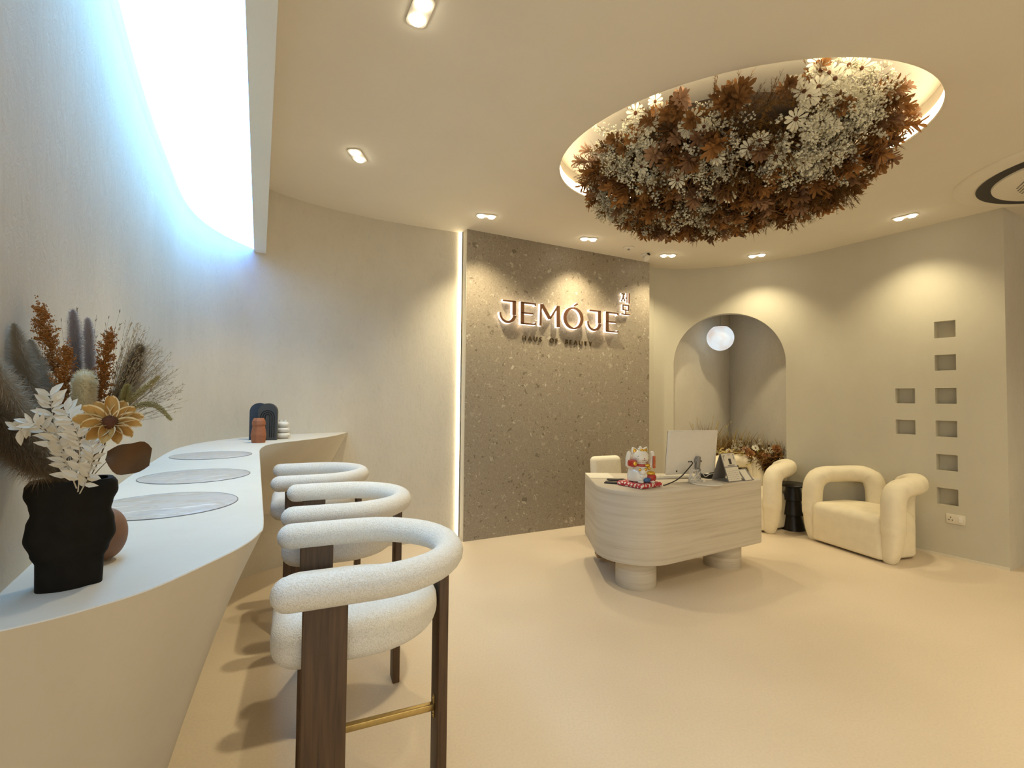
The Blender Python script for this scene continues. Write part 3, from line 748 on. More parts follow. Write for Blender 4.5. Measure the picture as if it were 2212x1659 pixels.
for i, (near, far, lab) in enumerate([((-.559, 1.247), (-.794, 1.773), 'cream boucle bar stool with walnut legs nearest the viewer'),
                                      ((-.902, 2.027), (-1.128, 2.57), 'cream boucle bar stool in the middle of the row of three'),
                                      ((-1.328, 2.80), (-1.575, 3.33), 'cream boucle bar stool farthest along the counter')]):
    o = s0 if i == 0 else copy_tree(s0)
    a, b = Vector(near), Vector(far); d = b - a
    o.location = ((a.x + b.x) / 2, (a.y + b.y) / 2, 0); o.rotation_euler = (0, 0, math.atan2(d.y, d.x) - PI / 2)
    tag(o, lab, 'bar stool', 'boucle bar stools at the counter')

# ================================================================== DESK
DZ0, DZ1 = .205, .742
def fillet(pts, rs, n=10):
    out = []
    for i, (p, r) in enumerate(zip(pts, rs)):
        P = Vector(p); a = (Vector(pts[i - 1]) - P).normalized(); b = (Vector(pts[(i + 1) % len(pts)]) - P).normalized()
        ang = math.acos(max(-1, min(1, a.dot(b)))); L = r / math.tan(ang / 2); c = P + (a + b).normalized() * (r / math.sin(ang / 2))
        q0, q1 = P + a * L - c, P + b * L - c
        a0 = math.atan2(q0.y, q0.x); da = math.atan2(q1.y, q1.x) - a0
        while da > PI: da -= 2 * PI
        while da < -PI: da += 2 * PI
        out += [(c.x + r * math.cos(a0 + da * k / n), c.y + r * math.sin(a0 + da * k / n)) for k in range(n + 1)]
    return out
dk = [(.668, 4.45), (.668, 3.30), (2.16, 4.185), (2.10, 4.50)]
outline = fillet(dk, [.05, .33, .07, .08])
desk = thing('reception_desk', 'pale travertine reception desk with a rounded front on round column legs', 'desk', (1.35, 4.0, 0))
mb = MB(); mb.cushion([(x - 1.35, y - 4.0) for x, y in outline], DZ0, DZ1 - .001, .010, seg=3); mb.build('body', M_TRAV, desk)
for x, y in ((.965, 3.775), (1.83, 4.245)):
    mb = MB(); mb.lathe([(.15, 0), (.153, .004), (.153, DZ0 + .001)], 48, (x - 1.35, y - 4.0, 0)); mb.build('column_leg', M_TRAV, desk)
mb = MB(); mb.rbox((.80 - 1.35, 4.30 - 4.0, DZ0 / 2 + .02), (.10, .14, DZ0 - .042), .006); mb.build('wood_foot', wood('oak_foot', (.22, .12, .05), (.34, .20, .09)), desk)
p0, p1 = Vector((.80, 4.10, .19)), Vector((.86, 3.93, .10))
t = thing('under_desk_cable', 'thin black cable hanging under the left end of the desk', 'cable', (.8, 4.1, 0))
mb = MB(); mb.sweep(crom([Vector((0, 0, .205)), Vector((.01, -.04, .15)), Vector((.04, -.12, .10)), Vector((.09, -.2, .085)), Vector((.10, -.26, .07))], 6), .004, 6); mb.build('cord', M_BLACKG, t)

# ---- things on the desk
def facing(p): return math.atan2(-p[1], -p[0])
mp = aty(1493, 1022, 4.05); mp.z = DZ1
mon = thing('desktop_monitor', 'white computer monitor seen from behind on the desk', 'monitor', (mp.x, mp.y, DZ1), .36)
mw, mh = .505, .365
Mt = Matrix.Translation((0, 0, .058)) @ Matrix.Rotation(.11, 4, 'X')
mb = MB(); mb.rbox((0, .0, .0), (mw, mh, .022), .012, M=Mt @ Matrix.Translation((0, .012, mh / 2)) @ Matrix.Rotation(PI / 2, 4, 'X')); back_ = mb.build('back_panel', M_WPLAST, mon)
mb = MB(); mb.rbox((0, .0, .0), (mw - .012, mh - .012, .006), .004, M=Mt @ Matrix.Translation((0, .026, mh / 2)) @ Matrix.Rotation(PI / 2, 4, 'X')); mb.build('screen', M_BLACKG, mon)
for dx, w in ((-.035, .006), (-.022, .008), (-.008, .008), (.078, .005), (.090, .016)): mb = MB(); mb.box((dx, -.0005, .105), (w, .003, .012), M=Mt); mb.build('port', M_DARKHOLE, back_, False)
mb = MB(); mb.box((-.15, -.0005, .03), (.011, .003, .014), M=Mt); mb.build('badge', M_DARKHOLE, back_, False)
mb = MB(); mb.rbox((.045, -.016, .10), (.036, .030, .10), .006, M=Mt); mb.rbox((.028, -.012, .115), (.02, .02, .034), .004, M=Mt); mb.rbox((.045, -.038, .055), (.036, .016, .10), .005); mb.build('stand_neck', M_GREYM, mon)
mb = MB(); mb.lathe([(.125, 0), (.128, .003), (.125, .007), (.0, .0075)], 40, (.035, -.13, 0)); mb.sweep([(.045, -.03, .01), (.045, -.10, .01)], .012, 8); mb.build('stand_base', M_WPLAST, mon)
# keyboard strip behind the cat
kp = atz(1455, 1030, DZ1)
t = thing('keyboard', 'thin white keyboard lying in front of the monitor', 'keyboard', (kp.x - .05, kp.y - .06, DZ1), .22)
mb = MB(); mb.rbox((0, 0, .008), (.36, .10, .016), .006); kb = mb.build('case', M_WPLAST, t)
km = MB(); km.rbox((0, 0, .0), (.018, .017, .006), .0025); kme = km.mesh('key', M_PAPER)
for r in range(4):
    for c in range(16): inst('key', kme, t, Matrix.Translation((-.16 + c * .0213, -.033 + r * .022, .0185)))
def flat_cable(name, label, pts, r, mat, cat='cable'):
    o = thing(name, label, cat, tuple(pts[0])); m = MB(); m.sweep(crom([Vector(p) - Vector(pts[0]) for p in pts], 8), r, 6); m.build('cord', mat, o); return o
bpy.context.view_layer.update(); MW = Matrix.Translation((mp.x, mp.y, DZ1)) @ Matrix.Rotation(.36, 4, 'Z')
flat_cable('monitor_cable', 'black power cable trailing from the monitor across the desk', [MW @ Vector(q) for q in [(-.006, -.020, .160), (-.035, -.055, .152), (-.10, -.075, .110), (-.165, -.08, .060), (-.23, -.085, .028), (-.31, -.09, .0055), (-.37, -.12, .0055)]], .0045, M_BLACKG)
tg = thing('white_cable_bundle', 'tangled bundle of thin white cables at the monitor stand', 'cable', tuple(atz(1500, 1044, DZ1)), 0)
mb = MB()
for k in range(9):
    c = [Vector((rnd(-.05, .05), rnd(-.03, .03), rnd(.01, .11))) for q in range(7)]; c[0].z = .004
    mb.sweep(crom(c, 5), .0022, 5)
mb.sweep(crom([Vector((.02, 0, .06)), Vector((.06, .02, .09)), Vector((.10, .03, .05)), Vector((.13, .02, .07)), Vector((.17, .03, .075))], 6), .0022, 5)
mb.build('cords', M_WPLAST, tg)
p = atz(1531, 1031, DZ1)
t = thing('card_terminal', 'black card terminal with a sloping face on the desk', 'card reader', (p.x, p.y, DZ1), .55)
mb = MB(); prof = [(-.07, .004), (.06, .004), (.075, .02), (.06, .075), (.045, .08), (-.07, .03)]
vs = [(x, y, z) for y in (-.045, .045) for x, z in prof]; n = 6
mb.add(vs, [tuple(range(n))[::-1], tuple(range(n, 2 * n))] + [(k, (k + 1) % n, n + (k + 1) % n, n + k) for k in range(n)]); mb.build('body', M_BLACKG, t, False)
mb = MB(); Ms_ = Matrix.Translation((-.01, 0, .058)) @ Matrix.Rotation(-.41, 4, 'Y'); mb.rbox((0, 0, 0), (.11, .075, .004), .0015, M=Ms_); mb.build('keypad_frame', M_WPLAST, t)
mb = MB(); mb.rbox((.025, 0, .003), (.045, .06, .003), .001, M=Ms_); mb.build('screen', M_BLACKG, t)
# calendar and card holder
p = atz(1574, 1038, DZ1)
cal = thing('desk_calendar', 'tent shaped desk calendar standing on the right end of the desk', 'calendar', (p.x - .01, p.y + .02, DZ1), .50)
hh, dd, ww = .225, .080, .165
def slope_panel(mb, y0, y1, w, h, th, mat=0, x0=0.):
    vs = [(x0 - w / 2, y0, 0), (x0 + w / 2, y0, 0), (x0 + w / 2, y1, h), (x0 - w / 2, y1, h)]
    nn = Vector((0, -h, y1 - y0)).normalized() * th
    vs = vs + [tuple(Vector(v) + nn) for v in vs]
    mb.add(vs, [(0, 1, 2, 3), (4, 7, 6, 5), (0, 4, 5, 1), (1, 5, 6, 2), (2, 6, 7, 3), (3, 7, 4, 0)], mat)
mb = MB(); slope_panel(mb, -dd, -.002, ww, hh, .004); slope_panel(mb, dd, .002, ww, hh, .004); mb.box((0, 0, .002), (ww, 2 * dd, .003)); mb.build('stand', M_GREYP, cal, False)
def on_slope(mb, u0, u1, v0, v1, lift):          # rectangle on the front sloping face
    y = lambda v: -dd + (dd - .002) * v; nn = Vector((0, -hh, dd)).normalized() * lift
    vs = [Vector((u * ww, y(v), v * hh)) + nn for u, v in ((u0, v0), (u1, v0), (u1, v1), (u0, v1))]
    mb.add(vs, [(0, 1, 2, 3)])
mb = MB(); on_slope(mb, -.47, .5, .02, .50, .0062); on_slope(mb, -.49, .48, .53, .985, .0062); mb.build('page', M_PAPER, cal, False)
mb = MB(); on_slope(mb, -.06, .12, .60, .80, .0072); on_slope(mb, -.40, -.25, .90, .92, .0072); on_slope(mb, -.40, -.37, .74, .92, .0072); on_slope(mb, .36, .39, .76, .96, .0072); on_slope(mb, -.05, .16, .925, .94, .0072); on_slope(mb, -.22, .30, .555, .575, .0072)
for r in range(5):
    for c in range(7): on_slope(mb, -.38 + c * .115, -.345 + c * .115, .08 + r * .07, .095 + r * .07, .0072)
mb.build('print', M_INK, cal, False)
mb = MB(); mb.ball((ww / 2 + .012, -.035, .115), .010); mb.build('knob', M_BLACKG, cal)
p = atz(1607, 1036, DZ1)
t = thing('card_holder', 'small sloping block of paper notes beside the desk calendar', 'note block', (p.x, p.y + .01, DZ1), .55)
mb = MB(); slope_panel(mb, -.05, .02, .12, .085, .006); mb.box((0, -.01, .003), (.12, .10, .004)); mb.build('stand', M_GREYP, t, False)
mb = MB(); slope_panel(mb, -.057, .008, .085, .08, .004, 0, -.012); mb.build('note_pad', M_PAPER, t, False)
# phones
p = atz(1336, 1045, DZ1)
for dx, dy, rz, lab in ((-.03, .02, -.35, 'black phone lying nearest the lucky cat'), (.02, .16, .1, 'dark phone lying behind the other one at the left of the desk')):
    t = thing('mobile_phone', lab, 'phone', (p.x + dx, p.y + dy, DZ1), rz, 'phones on the desk')
    mb = MB(); mb.rbox((0, 0, .005), (.15, .075, .010), .004); mb.build('body', M_BLACKG, t)
    mb = MB(); mb.rbox((0, 0, .0103), (.14, .066, .0012), .0005); mb.build('screen', plain('phone_glass', (.03, .03, .035), .12), t)
p = atz(1300, 1032, DZ1)
t = tag((lambda m: m.build('paper_sheet', M_PAPER, None, False))((lambda m: (m.rbox((p.x, p.y + .12, DZ1 + .001), (.21, .29, .001), .0004), m)[1])(MB())), 'loose sheet of paper on the left end of the desk', 'paper')

# ---- lucky cat
cp = atz(1381, 1049, DZ1)
CW = plain('glazed_white', (.80, .77, .70), .18, var=.01, coat=.5); CRD = plain('glazed_red', (.42, .03, .02), .25, var=.2, scale=60, coat=.3); CG = plain('glazed_gold', (.72, .45, .07), .25, metal=.7, var=.1); CB = plain('glazed_blue', (.05, .13, .28), .3); CK = plain('glaze_line', (.04, .02, .015), .4)
def cushmat():
    m, nt, bs = nodes_of('printed_cushion'); v = N(nt, 'ShaderNodeTexVoronoi'); v.inputs['Scale'].default_value = 42; nt.links.new(coords(nt, obj=True), v.inputs[0])
    nt.links.new(ramp(nt, v.outputs['Distance'], [(.36, (.80, .66, .55)), (.42, (.45, .02, .04)), (.75, (.50, .03, .05))]), bs.inputs['Base Color']); bs.inputs['Roughness'].default_value = .6; return m
cat = thing('lucky_cat', 'white glazed lucky cat figurine with raised paws on the reception desk', 'figurine', (cp.x, cp.y, DZ1 + .034), .32)
cu = thing('red_cushion', 'small red and white patterned cushion under the lucky cat', 'cushion', (cp.x, cp.y, DZ1), .62)
mb = MB(); mb.rbox((0, 0, .017), (.25, .25, .034), .016, seg=5); mb.build('pad', cushmat(), cu)
mb = MB(); mb.lathe([(.070, 0), (.092, .012), (.098, .045), (.090, .085), (.070, .125), (.052, .148)], 28, sy=.9); mb.build('body', CW, cat)
mb = MB(); Mh = Matrix.Translation((0, -.008, .190)); mb.ball((0, 0, 0), (.072, .062, .058), n=24, m=14, M=Mh); head = mb.build('head', CW, cat)
for s in (-1, 1):
    mb = MB(); Me = Mh @ Matrix.Translation((s * .046, .006, .040)) @ Matrix.Rotation(s * .45, 4, 'Y'); mb.lathe([(.028, 0), (.024, .016), (.012, .034), (.002, .042)], 14, M=Me, sy=.55); ear = mb.build('ear', CW, cat)
    mb = MB(); Me2 = Me @ Matrix.Translation((0, -.010, .004)); mb.lathe([(.018, 0), (.014, .012), (.002, .026)], 12, M=Me2, sy=.5); mb.build('inner_ear', CG, ear)
mb = MB()
for s in (-1, 1):
    mb.sweep([Mh @ Vector((s * .030 + .019 * math.cos(a), -.0565 + abs(s * .030 + .019 * math.cos(a)) * .22, .004 + .011 * math.sin(a))) for a in [PI * k / 8 for k in range(9)]], .0016, 5)
    mb.sweep([Mh @ Vector((s * .009 + .009 * math.cos(a), -.0615, -.018 - .006 * math.sin(a))) for a in [PI * k / 6 for k in range(7)]], .0014, 5)
    for q in range(2): mb.sweep([Mh @ Vector((s * .042, -.049, -.006 - .009 * q)), Mh @ Vector((s * .063, -.032, -.004 - .013 * q))], .001, 4)
mb.build('face_lines', CK, head)
mb = MB(); mb.ball(tuple(Mh @ Vector((0, -.063, -.008))), (.005, .004, .004), n=8, m=6); mb.build('nose', CRD, head)
mb = MB(); mb.ball((0, -.014, .252), (.024, .02, .012)); mb.ball((0, -.014, .263), .012); mb.build('topknot', CW, cat)
mb = MB(); mb.ball((.0, -.034, .243), (.016, .012, .012)); mb.ball((.026, -.026, .238), (.014, .01, .012)); mb.build('head_ornament', CG, cat)
mb = MB(); mb.sweep([(-.070, 0, .115), (-.105, -.01, .135), (-.112, -.016, .185), (-.106, -.02, .222)], [.024, .024, .019, .017], 14, round_ends=True); la = mb.build('raised_paw', CW, cat)
mb = MB(); mb.sweep([(.070, 0, .105), (.103, -.008, .13), (.108, -.014, .185), (.104, -.018, .218)], [.022, .022, .019, .017], 14, round_ends=True); mb.build('raised_paw', CW, cat)
mb = MB(); mb.lathe([(.010, -.026), (.034, -.020), (.038, 0), (.034, .020), (.010, .026)], 20, M=Matrix.Translation((-.088, -.040, .150)) @ Matrix.Rotation(.2, 4, 'X')); mb.build('red_drum', CRD, cat)
mb = MB(); mb.lathe([(.014, 0), (.016, .003), (.010, .005)], 16, M=Matrix.Translation((-.088, -.078, .150)) @ Matrix.Rotation(PI / 2, 4, 'X')); mb.build('drum_coin', CG, cat)
mb = MB(); mb.rbox((.107, -.040, .150), (.022, .008, .095), .003); sc = mb.build('scroll', plain('scroll_red', (.50, .10, .05), .5), cat)
mb = MB()
for q in range(4): mb.box((.107, -.0445, .118 + q * .021), (.011, .001, .003)); mb.box((.107, -.0445, .124 + q * .021), (.003, .001, .011))
mb.build('scroll_marks', CG, sc, False)
mb = MB(); mb.sweep([(.058 * math.sin(a), -.012 - .052 * math.cos(a), .140 - .01 * math.cos(a)) for a in [-1.9 + 3.8 * k / 16 for k in range(17)]], .010, 8, round_ends=True); mb.build('collar', CRD, cat)
mb = MB(); mb.ball((.028, -.066, .132), (.026, .014, .013)); mb.ball((.036, -.074, .110), .014); mb.build('gold_bell', CG, cat)
mb = MB(); mb.ball((-.022, -.078, .082), (.028, .022, .024)); mb.ball((-.022, -.070, .052), (.026, .02, .024)); kit = mb.build('kitten', CW, cat)
mb = MB(); 
for s in (-1, 1): mb.ball((-.022 + s * .025, -.082, .102), (.012, .008, .012), n=8, m=6)
mb.build('kitten_ears', CG, kit)
mb = MB(); mb.ball((.052, -.080, .040), (.044, .032, .034)); mb.ball((.085, -.05, .03), (.03, .03, .03)); tb = mb.build('treasure_bag', CRD, cat)
mb = MB(); mb.ball((.048, -.078, .072), (.040, .030, .018)); mb.build('gold_heap', CG, tb)
mb = MB(); mb.ball((.008, -.094, .024), (.032, .016, .018)); mb.ball((.022, -.106, .030), (.010, .006, .010)); mb.build('blue_fish', CB, cat)
mb = MB()
for q in (-.045, .055): mb.ball((q, -.088, .010), (.022, .026, .012), n=10, m=6)
mb.build('feet', CW, cat)
# ================================================================== ARMCHAIRS
def make_armchair():
    t = thing('armchair', 'x', 'armchair')                       # local: front edge on y = 0, back towards +y, width along x
    w, dp = .36, .60
    out = fillet([(-w, .0), (w, .0), (w, .42), (.22, dp), (-.22, dp), (-w, .42)], [.06, .06, .16, .2, .2, .16], 6)
    mb = MB(); mb.cushion(out, .018,   .405, .080, seg=6, crown=.006, rb=.03); mb.build('seat', M_VELVET, t)
    def sm(pts, n=7): return crom(pts, n)
    for s in (-1, 1):
        x = s * (w + .035)
        path = sm([(x - s * .02, .080, .045), (x, .080, .16), (x + s * .008, .082, .36), (x + s * .006, .086, .50), (x, .112, .590), (x - s * .005, .180, .642), (x - s * .008, .27, .656), (x - s * .03, .38, .660), (s * .31, .50, .668), (s * .235, .565, .668), (s * .165, .592, .63), (s * .135, .60, .55), (s * .125, .60, .44), (s * .125, .60, .30)])
        n = len(path); rad = []
        for i in range(n):
            f = i / (n - 1); a = .090; b = .084
            if f < .12: a = .060 + .022 * f / .12; b = .06 + .018 * f / .12
            if .36 < f < .75: a = .080; b = .092
            rad.append((b, a))
        mb = MB(); mb.sweep(path, rad, 20, p=2.5, up=(1, 0, 0), round_ends=True); mb.build('arm_arch', M_VELVET, t)
    for s in (-1, 1):
        mb = MB(); mb.rbox((s * .22, .46, .010), (.05, .05, .02), .006); mb.build('foot', M_BLACKG, t)
        mb = MB(); mb.rbox((s * .24, .10, .010), (.05, .05, .02), .006); mb.build('foot', M_BLACKG, t)
    return t
ch = make_armchair()
FL, FR = Vector((3.035, 5.02)), Vector((3.262, 4.262)); d = (FR - FL).normalized(); mid = (FL + FR) / 2
ch.location = (mid.x, mid.y, 0); ch.rotation_euler = (0, 0, math.atan2(d.y, d.x))
tag(ch, 'cream velvet armchair with two arched arms in front of the square niches', 'armchair', 'cream armchairs')
c2_ = copy_tree(ch); bx, by = .88, .475
fr = Vector((2.70, 5.225)); d2 = Vector((by, -bx)); m2 = fr - d2 * .36
c2_.location = (m2.x, m2.y, 0); c2_.rotation_euler = (0, 0, math.atan2(d2.y, d2.x))
tag(c2_, 'cream velvet armchair half hidden behind the desk, below the arched recess', 'armchair', 'cream armchairs')

p = atz(1713, 1143, 0)
st = thing('side_table', 'black side table with a stacked cone pedestal between the armchairs', 'side table', (p.x, p.y, 0))
mb = MB(); mb.lathe([(.150, .478), (.172, .484), (.176, .492), (.172, .500), (.165, .503), (0, .503)], 48); mb.build('table_top', M_BLACKG, st)
for k, (r0, r1, z0, z1) in enumerate(((.118, .080, 0, .165), (.112, .076, .165, .325), (.104, .070, .325, .479))):
    mb = MB(); mb.lathe([(r0 - .004, z0), (r0, z0 + .006), (r1, z1)], 40); mb.build('cone_tier', M_BLACKG, st)

# chair behind the desk
oc = thing('desk_chair', 'cream upholstered chair tucked in behind the left end of the desk', 'chair', (1.06, 4.98, -.085), .42)
ocm = plain('ivory_fabric', (.74, .68, .55), .9, var=.03)
mb = MB(); mb.rbox((0, 0, .50), (.46, .46, .10), .045, seg=5); mb.build('seat', ocm, oc)
mb = MB(); mb.rbox((0, .0, 0), (.36, .30, .11), .05, M=Matrix.Translation((.02, .19, .75)) @ Matrix.Rotation(PI / 2 - .1, 4, 'X'), seg=5); mb.build('backrest', ocm, oc)
for sx in (-1, 1):
    for sy in (-1, 1):
        mb = MB(); mb.sweep([(sx * .19, sy * .19, .085), (sx * .17, sy * .17, .46)], [.012, .017], 10); mb.build('leg', M_WALNUT, oc)

# ================================================================== MOON LAMP
def moonmat():
    m, nt, bs = nodes_of('moon_glow'); n = N(nt, 'ShaderNodeTexNoise'); n.inputs['Scale'].default_value = 4.5; n.inputs['Detail'].default_value = 4; nt.links.new(coords(nt, obj=True), n.inputs[0])
    c = ramp(nt, n.outputs['Fac'], [(.36, (.78, .68, .62)), (.56, (.84, .94, 1.0))]); nt.links.new(c, bs.inputs['Emission Color']); bs.inputs['Emission Strength'].default_value = .52; bs.inputs['Base Color'].default_value = (.25, .25, .25, 1); return m
mo_ = aty(1556, 730, 6.38)
ml = thing('moon_lamp', 'glowing white moon globe lamp hanging in the arched recess', 'lamp', tuple(mo_))
mb = MB(); R_ = .168; mb.lathe([(R_ * math.sin(PI * k / 24), -R_ * math.cos(PI * k / 24)) for k in range(1, 21)] + [(R_ * .46, R_ * .875)], 40); mb.build('globe', moonmat(), ml)
mb = MB(); mb.lathe([(R_ * .47, R_ * .872), (R_ * .46, R_ * .91), (.012, R_ * .93)], 24); mb.build('cap', M_GREYM, ml)
mb = MB(); mb.sweep([(0, 0, R_ * .92), (0, 0, 2.75 - mo_.z)], .004, 6); mb.build('cord', M_GREYM, ml)
# ================================================================== SMALL CERAMICS ON THE COUNTER
p = atz(563, 951, CZ)
nv = thing('arch_vase', 'dark navy double arch vase standing against the wall', 'vase', (p.x, p.y + .035, CZ), .35)
k_ = p.y / F_PX
def archprism(mb, x0, w, h, y0, y1, n=20):
    r = w / 2; pts = [(x0 - r, 0), (x0 + r, 0)] + [(x0 + r * math.cos(PI * k / n), h - r + r * math.sin(PI * k / n)) for k in range(n + 1)]
    m = len(pts); vs = [(x, y0, z) for x, z in pts] + [(x, y1, z) for x, z in pts]
    mb.add(vs, [tuple(range(m)), tuple(range(m, 2 * m))[::-1]] + [(i, m + i, m + (i + 1) % m, (i + 1) % m) for i in range(m)])
hV = 80 * k_
mb = MB(); archprism(mb, -.03, .125, hV, .0, .07); mb.build('rear_arch', M_NAVY, nv)
mb = MB(); archprism(mb, .032, .125, hV * .995, -.055, .02); fa_ = mb.build('front_arch', plain('slate_ceramic', (.05, .05, .047), .5), nv)
for rr in (.044, .030, .016):
    mb = MB(); z0_ = hV - .0625 - .015
    mb.sweep([(.032 - rr, -.056, .02)] + [(.032 + rr * math.cos(a), -.056, z0_ - .02 + rr * math.sin(a)) for a in [PI - PI * k / 14 for k in range(15)]] + [(.032 + rr, -.056, .02)], .0025, 5); mb.build('arch_groove', M_BLACKV, fa_)
p = atz(558, 956, CZ)
tv = thing('terracotta_vase', 'small faceted terracotta vase in front of the navy arch vase', 'vase', (p.x, p.y + .0, CZ), .2)
mb = MB(); mb.lathe([(.044, 0), (.050, .05), (.050, .055), (.040, .115), (.045, .125), (.042, .150), (.032, .168), (.026, .168), (.024, .15)], 8); mb.build('body', M_TERRA, tv, False)
p = atz(606, 948, CZ)
wv = thing('ringed_vase', 'small white ceramic vase of three stacked rings with two spouts', 'vase', (p.x, p.y + .03, CZ))
prof = [(.04, 0)]
for k, (zc, R2) in enumerate(((.026, .056), (.066, .050), (.106, .046))):
    prof += [(R2 * (.62 + .38 * math.sin(a)), zc - .019 * math.cos(a)) for a in [PI * q / 8 for q in range(9)]]
mb = MB(); mb.lathe(prof + [(.02, .128)], 28); mb.build('body', M_WHITEC, wv)
for s in (-1, 1):
    mb = MB(); mb.lathe([(.011, .12), (.011, .142), (.008, .142), (.007, .13)], 14, (s * .017, 0, 0)); mb.build('spout', M_WHITEC, wv)
# ================================================================== DRIED FLOWERS: materials and shared meshes
M_ORANGE = leafmat('rust_leaf', (.12, .055, .018), (.42, .20, .062))
M_MAUVE = leafmat('faded_leaf', (.19, .095, .045), (.40, .24, .14))
M_FERN = leafmat('brown_fern', (.10, .045, .010), (.22, .11, .022))
M_SPIKE = leafmat('tan_spike', (.17, .075, .022), (.30, .16, .06))
M_STEMB = plain('dry_stem', (.12, .075, .03), .8)
M_WFLW = leafmat('ivory_petal', (.72, .67, .50), (.84, .80, .64), trans=.15)
M_GREYFL = leafmat('grey_white_blossom', (.42, .38, .29), (.68, .63, .50), trans=.1)
M_CORE = plain('foam_core', (.035, .020, .010), .95, var=.4, scale=30)
M_EYE = plain('daisy_eye', (.10, .035, .012), .9)
SP_ROUND = ((0, .12), (.3, .45), (.65, .95), (.88, .85), (1, .25))
SP_LANCE = ((0, .25), (.3, .9), (.6, .8), (1, .05))
def m_leafspray(seed, mat):
    random.seed(seed); mb = MB()
    mb.strand([(0, 0, -.05), (rnd(-.01, .01), rnd(-.01, .01), .05), (rnd(-.02, .02), rnd(-.02, .02), .12)], .0035, 1)
    for k in range(40):
        z = .13 * (k / 40) ** .8; a = k * 2.4 + rnd(-.3, .3); el = rnd(.2, .75) + .6 * (k / 40)
        d = Vector((math.cos(a) * math.cos(el), math.sin(a) * math.cos(el), math.sin(el)))
        mb.leaf((0, 0, z), d, (0, 0, 1), rnd(.042, .066), rnd(.014, .021), .2, rnd(.1, .45), 0, SP_ROUND)
    return mb.mesh('leaf_spray', [mat, M_STEMB])
def m_gyp(seed):
    random.seed(seed); mb = MB()
    for k in range(11):
        a = rnd(0, 2 * PI); el = rnd(.3, 1.5); L = rnd(.08, .16); d = Vector((math.cos(a) * math.cos(el), math.sin(a) * math.cos(el), math.sin(el)))
        tip = d * L; mb.strand([(0, 0, -.03), tip * .5, tip], .0016, 1)
        for q in range(11):
            c = tip + rvec() * rnd(.006, .032); r = rnd(.0035, .0075)
            mb.octa(c, r, 0)
            if q % 3 == 0: mb.strand([tip * .8, c], .0009, 1)
            if q % 2 == 0:
                n_ = rvec(); u_ = n_.orthogonal().normalized(); w_2 = n_.cross(u_); R = rnd(.007, .012)
                mb.add([c + n_ * .003] + [c + (u_ * math.cos(t) + w_2 * math.sin(t)) * R * (1 if i % 2 else .45) for i, t in enumerate([PI * 2 * j / 10 for j in range(10)])], [(0, 1 + j, 1 + (j + 1) % 10) for j in range(10)], 0)
    return mb.mesh('blossom_spray', [M_GREYFL if seed % 2 else M_WFLW, M_STEMB], False)
def m_fern(seed):
    random.seed(seed); mb = MB()
    for k in range(9):
        a = rnd(0, 2 * PI); el = rnd(.5, 1.5); L = rnd(.12, .20); d = Vector((math.cos(a) * math.cos(el), math.sin(a) * math.cos(el), math.sin(el)))
        mb.strand([(0, 0, -.03), d * L * .5, d * L], .0016, 1)
        for q in range(34):
            t = rnd(.25, 1); e = (d + rvec() * .8).normalized(); mb.hair(d * L * t, e, rnd(.012, .032), .0013, 0)
    return mb.mesh('fern_spray', [M_FERN, M_STEMB], False)
def m_spike(seed):
    random.seed(seed); mb = MB()
    for k in range(13):
        a = k * 2.4; el = rnd(.35, 1.3); d = Vector((math.cos(a) * math.cos(el), math.sin(a) * math.cos(el), math.sin(el)))
        mb.leaf((0, 0, -.01), d, (0, 0, 1), rnd(.13, .20), rnd(.010, .016), .35, rnd(0, .25), 0, SP_LANCE)
    return mb.mesh('spiky_leaf', [M_SPIKE])
def m_daisy(seed):
    random.seed(seed); mb = MB(); mb.strand([(0, 0, -.10), (.004, 0, -.05), (0, 0, 0)], .002, 1)
    n = 12
    for k in range(n):
        a = 2 * PI * k / n + rnd(-.06, .06); el = rnd(.0, .3); d = Vector((math.cos(a) * math.cos(el), math.sin(a) * math.cos(el), math.sin(el)))
        mb.leaf(d * .006, d, (0, 0, 1), rnd(.044, .052), rnd(.015, .019), .12, rnd(0, .25), 0, SP_ROUND)
    return mb.mesh('daisy', [M_WFLW, M_STEMB])
mb = MB(); mb.lathe([(.010, 0), (.011, .004), (.007, .009), (0, .010)], 12); EYE = mb.mesh('flower_eye', M_EYE)
KM = {'leaf_spray': [m_leafspray(i, M_ORANGE) for i in (1, 2, 3)] + [m_leafspray(5, M_MAUVE)], 'blossom_spray': [m_gyp(i) for i in (11, 12, 13, 14)], 'fern_spray': [m_fern(i) for i in (21, 22)], 'spiky_leaf': [m_spike(i) for i in (31, 32)], 'daisy': [m_daisy(i) for i in (41, 42)]}

# ================================================================== HANGING FLOWER CLOUD
random.seed(99)
CC = EC + EU * .01; KA, KB, KD = EA * .735, EB * .79, .325
cloud = thing('hanging_flower_cloud', 'large oval cloud of rust leaves and white dried flowers hanging from the ceiling recess', 'flower installation', (CC.x, CC.y, H))
def cloud_pt(u, v, k=1.):                       # u, v in the unit disc
    r = min(.999, math.hypot(u, v)); z = -KD * (1 - r ** 3.2) ** .5
    return EU * (KA * u * k) + EV * (KB * v * k) + Vector((0, 0, z * k + .02))
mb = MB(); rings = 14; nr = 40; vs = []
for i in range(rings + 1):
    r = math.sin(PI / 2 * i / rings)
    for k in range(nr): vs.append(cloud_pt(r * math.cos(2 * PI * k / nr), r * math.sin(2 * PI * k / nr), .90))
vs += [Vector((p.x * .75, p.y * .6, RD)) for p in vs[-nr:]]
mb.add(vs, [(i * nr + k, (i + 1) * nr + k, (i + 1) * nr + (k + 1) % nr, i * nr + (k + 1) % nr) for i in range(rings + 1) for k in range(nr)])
mb.build('foam_core', M_CORE, cloud)  # brown base foam, made dark to hide gaps between the sprays
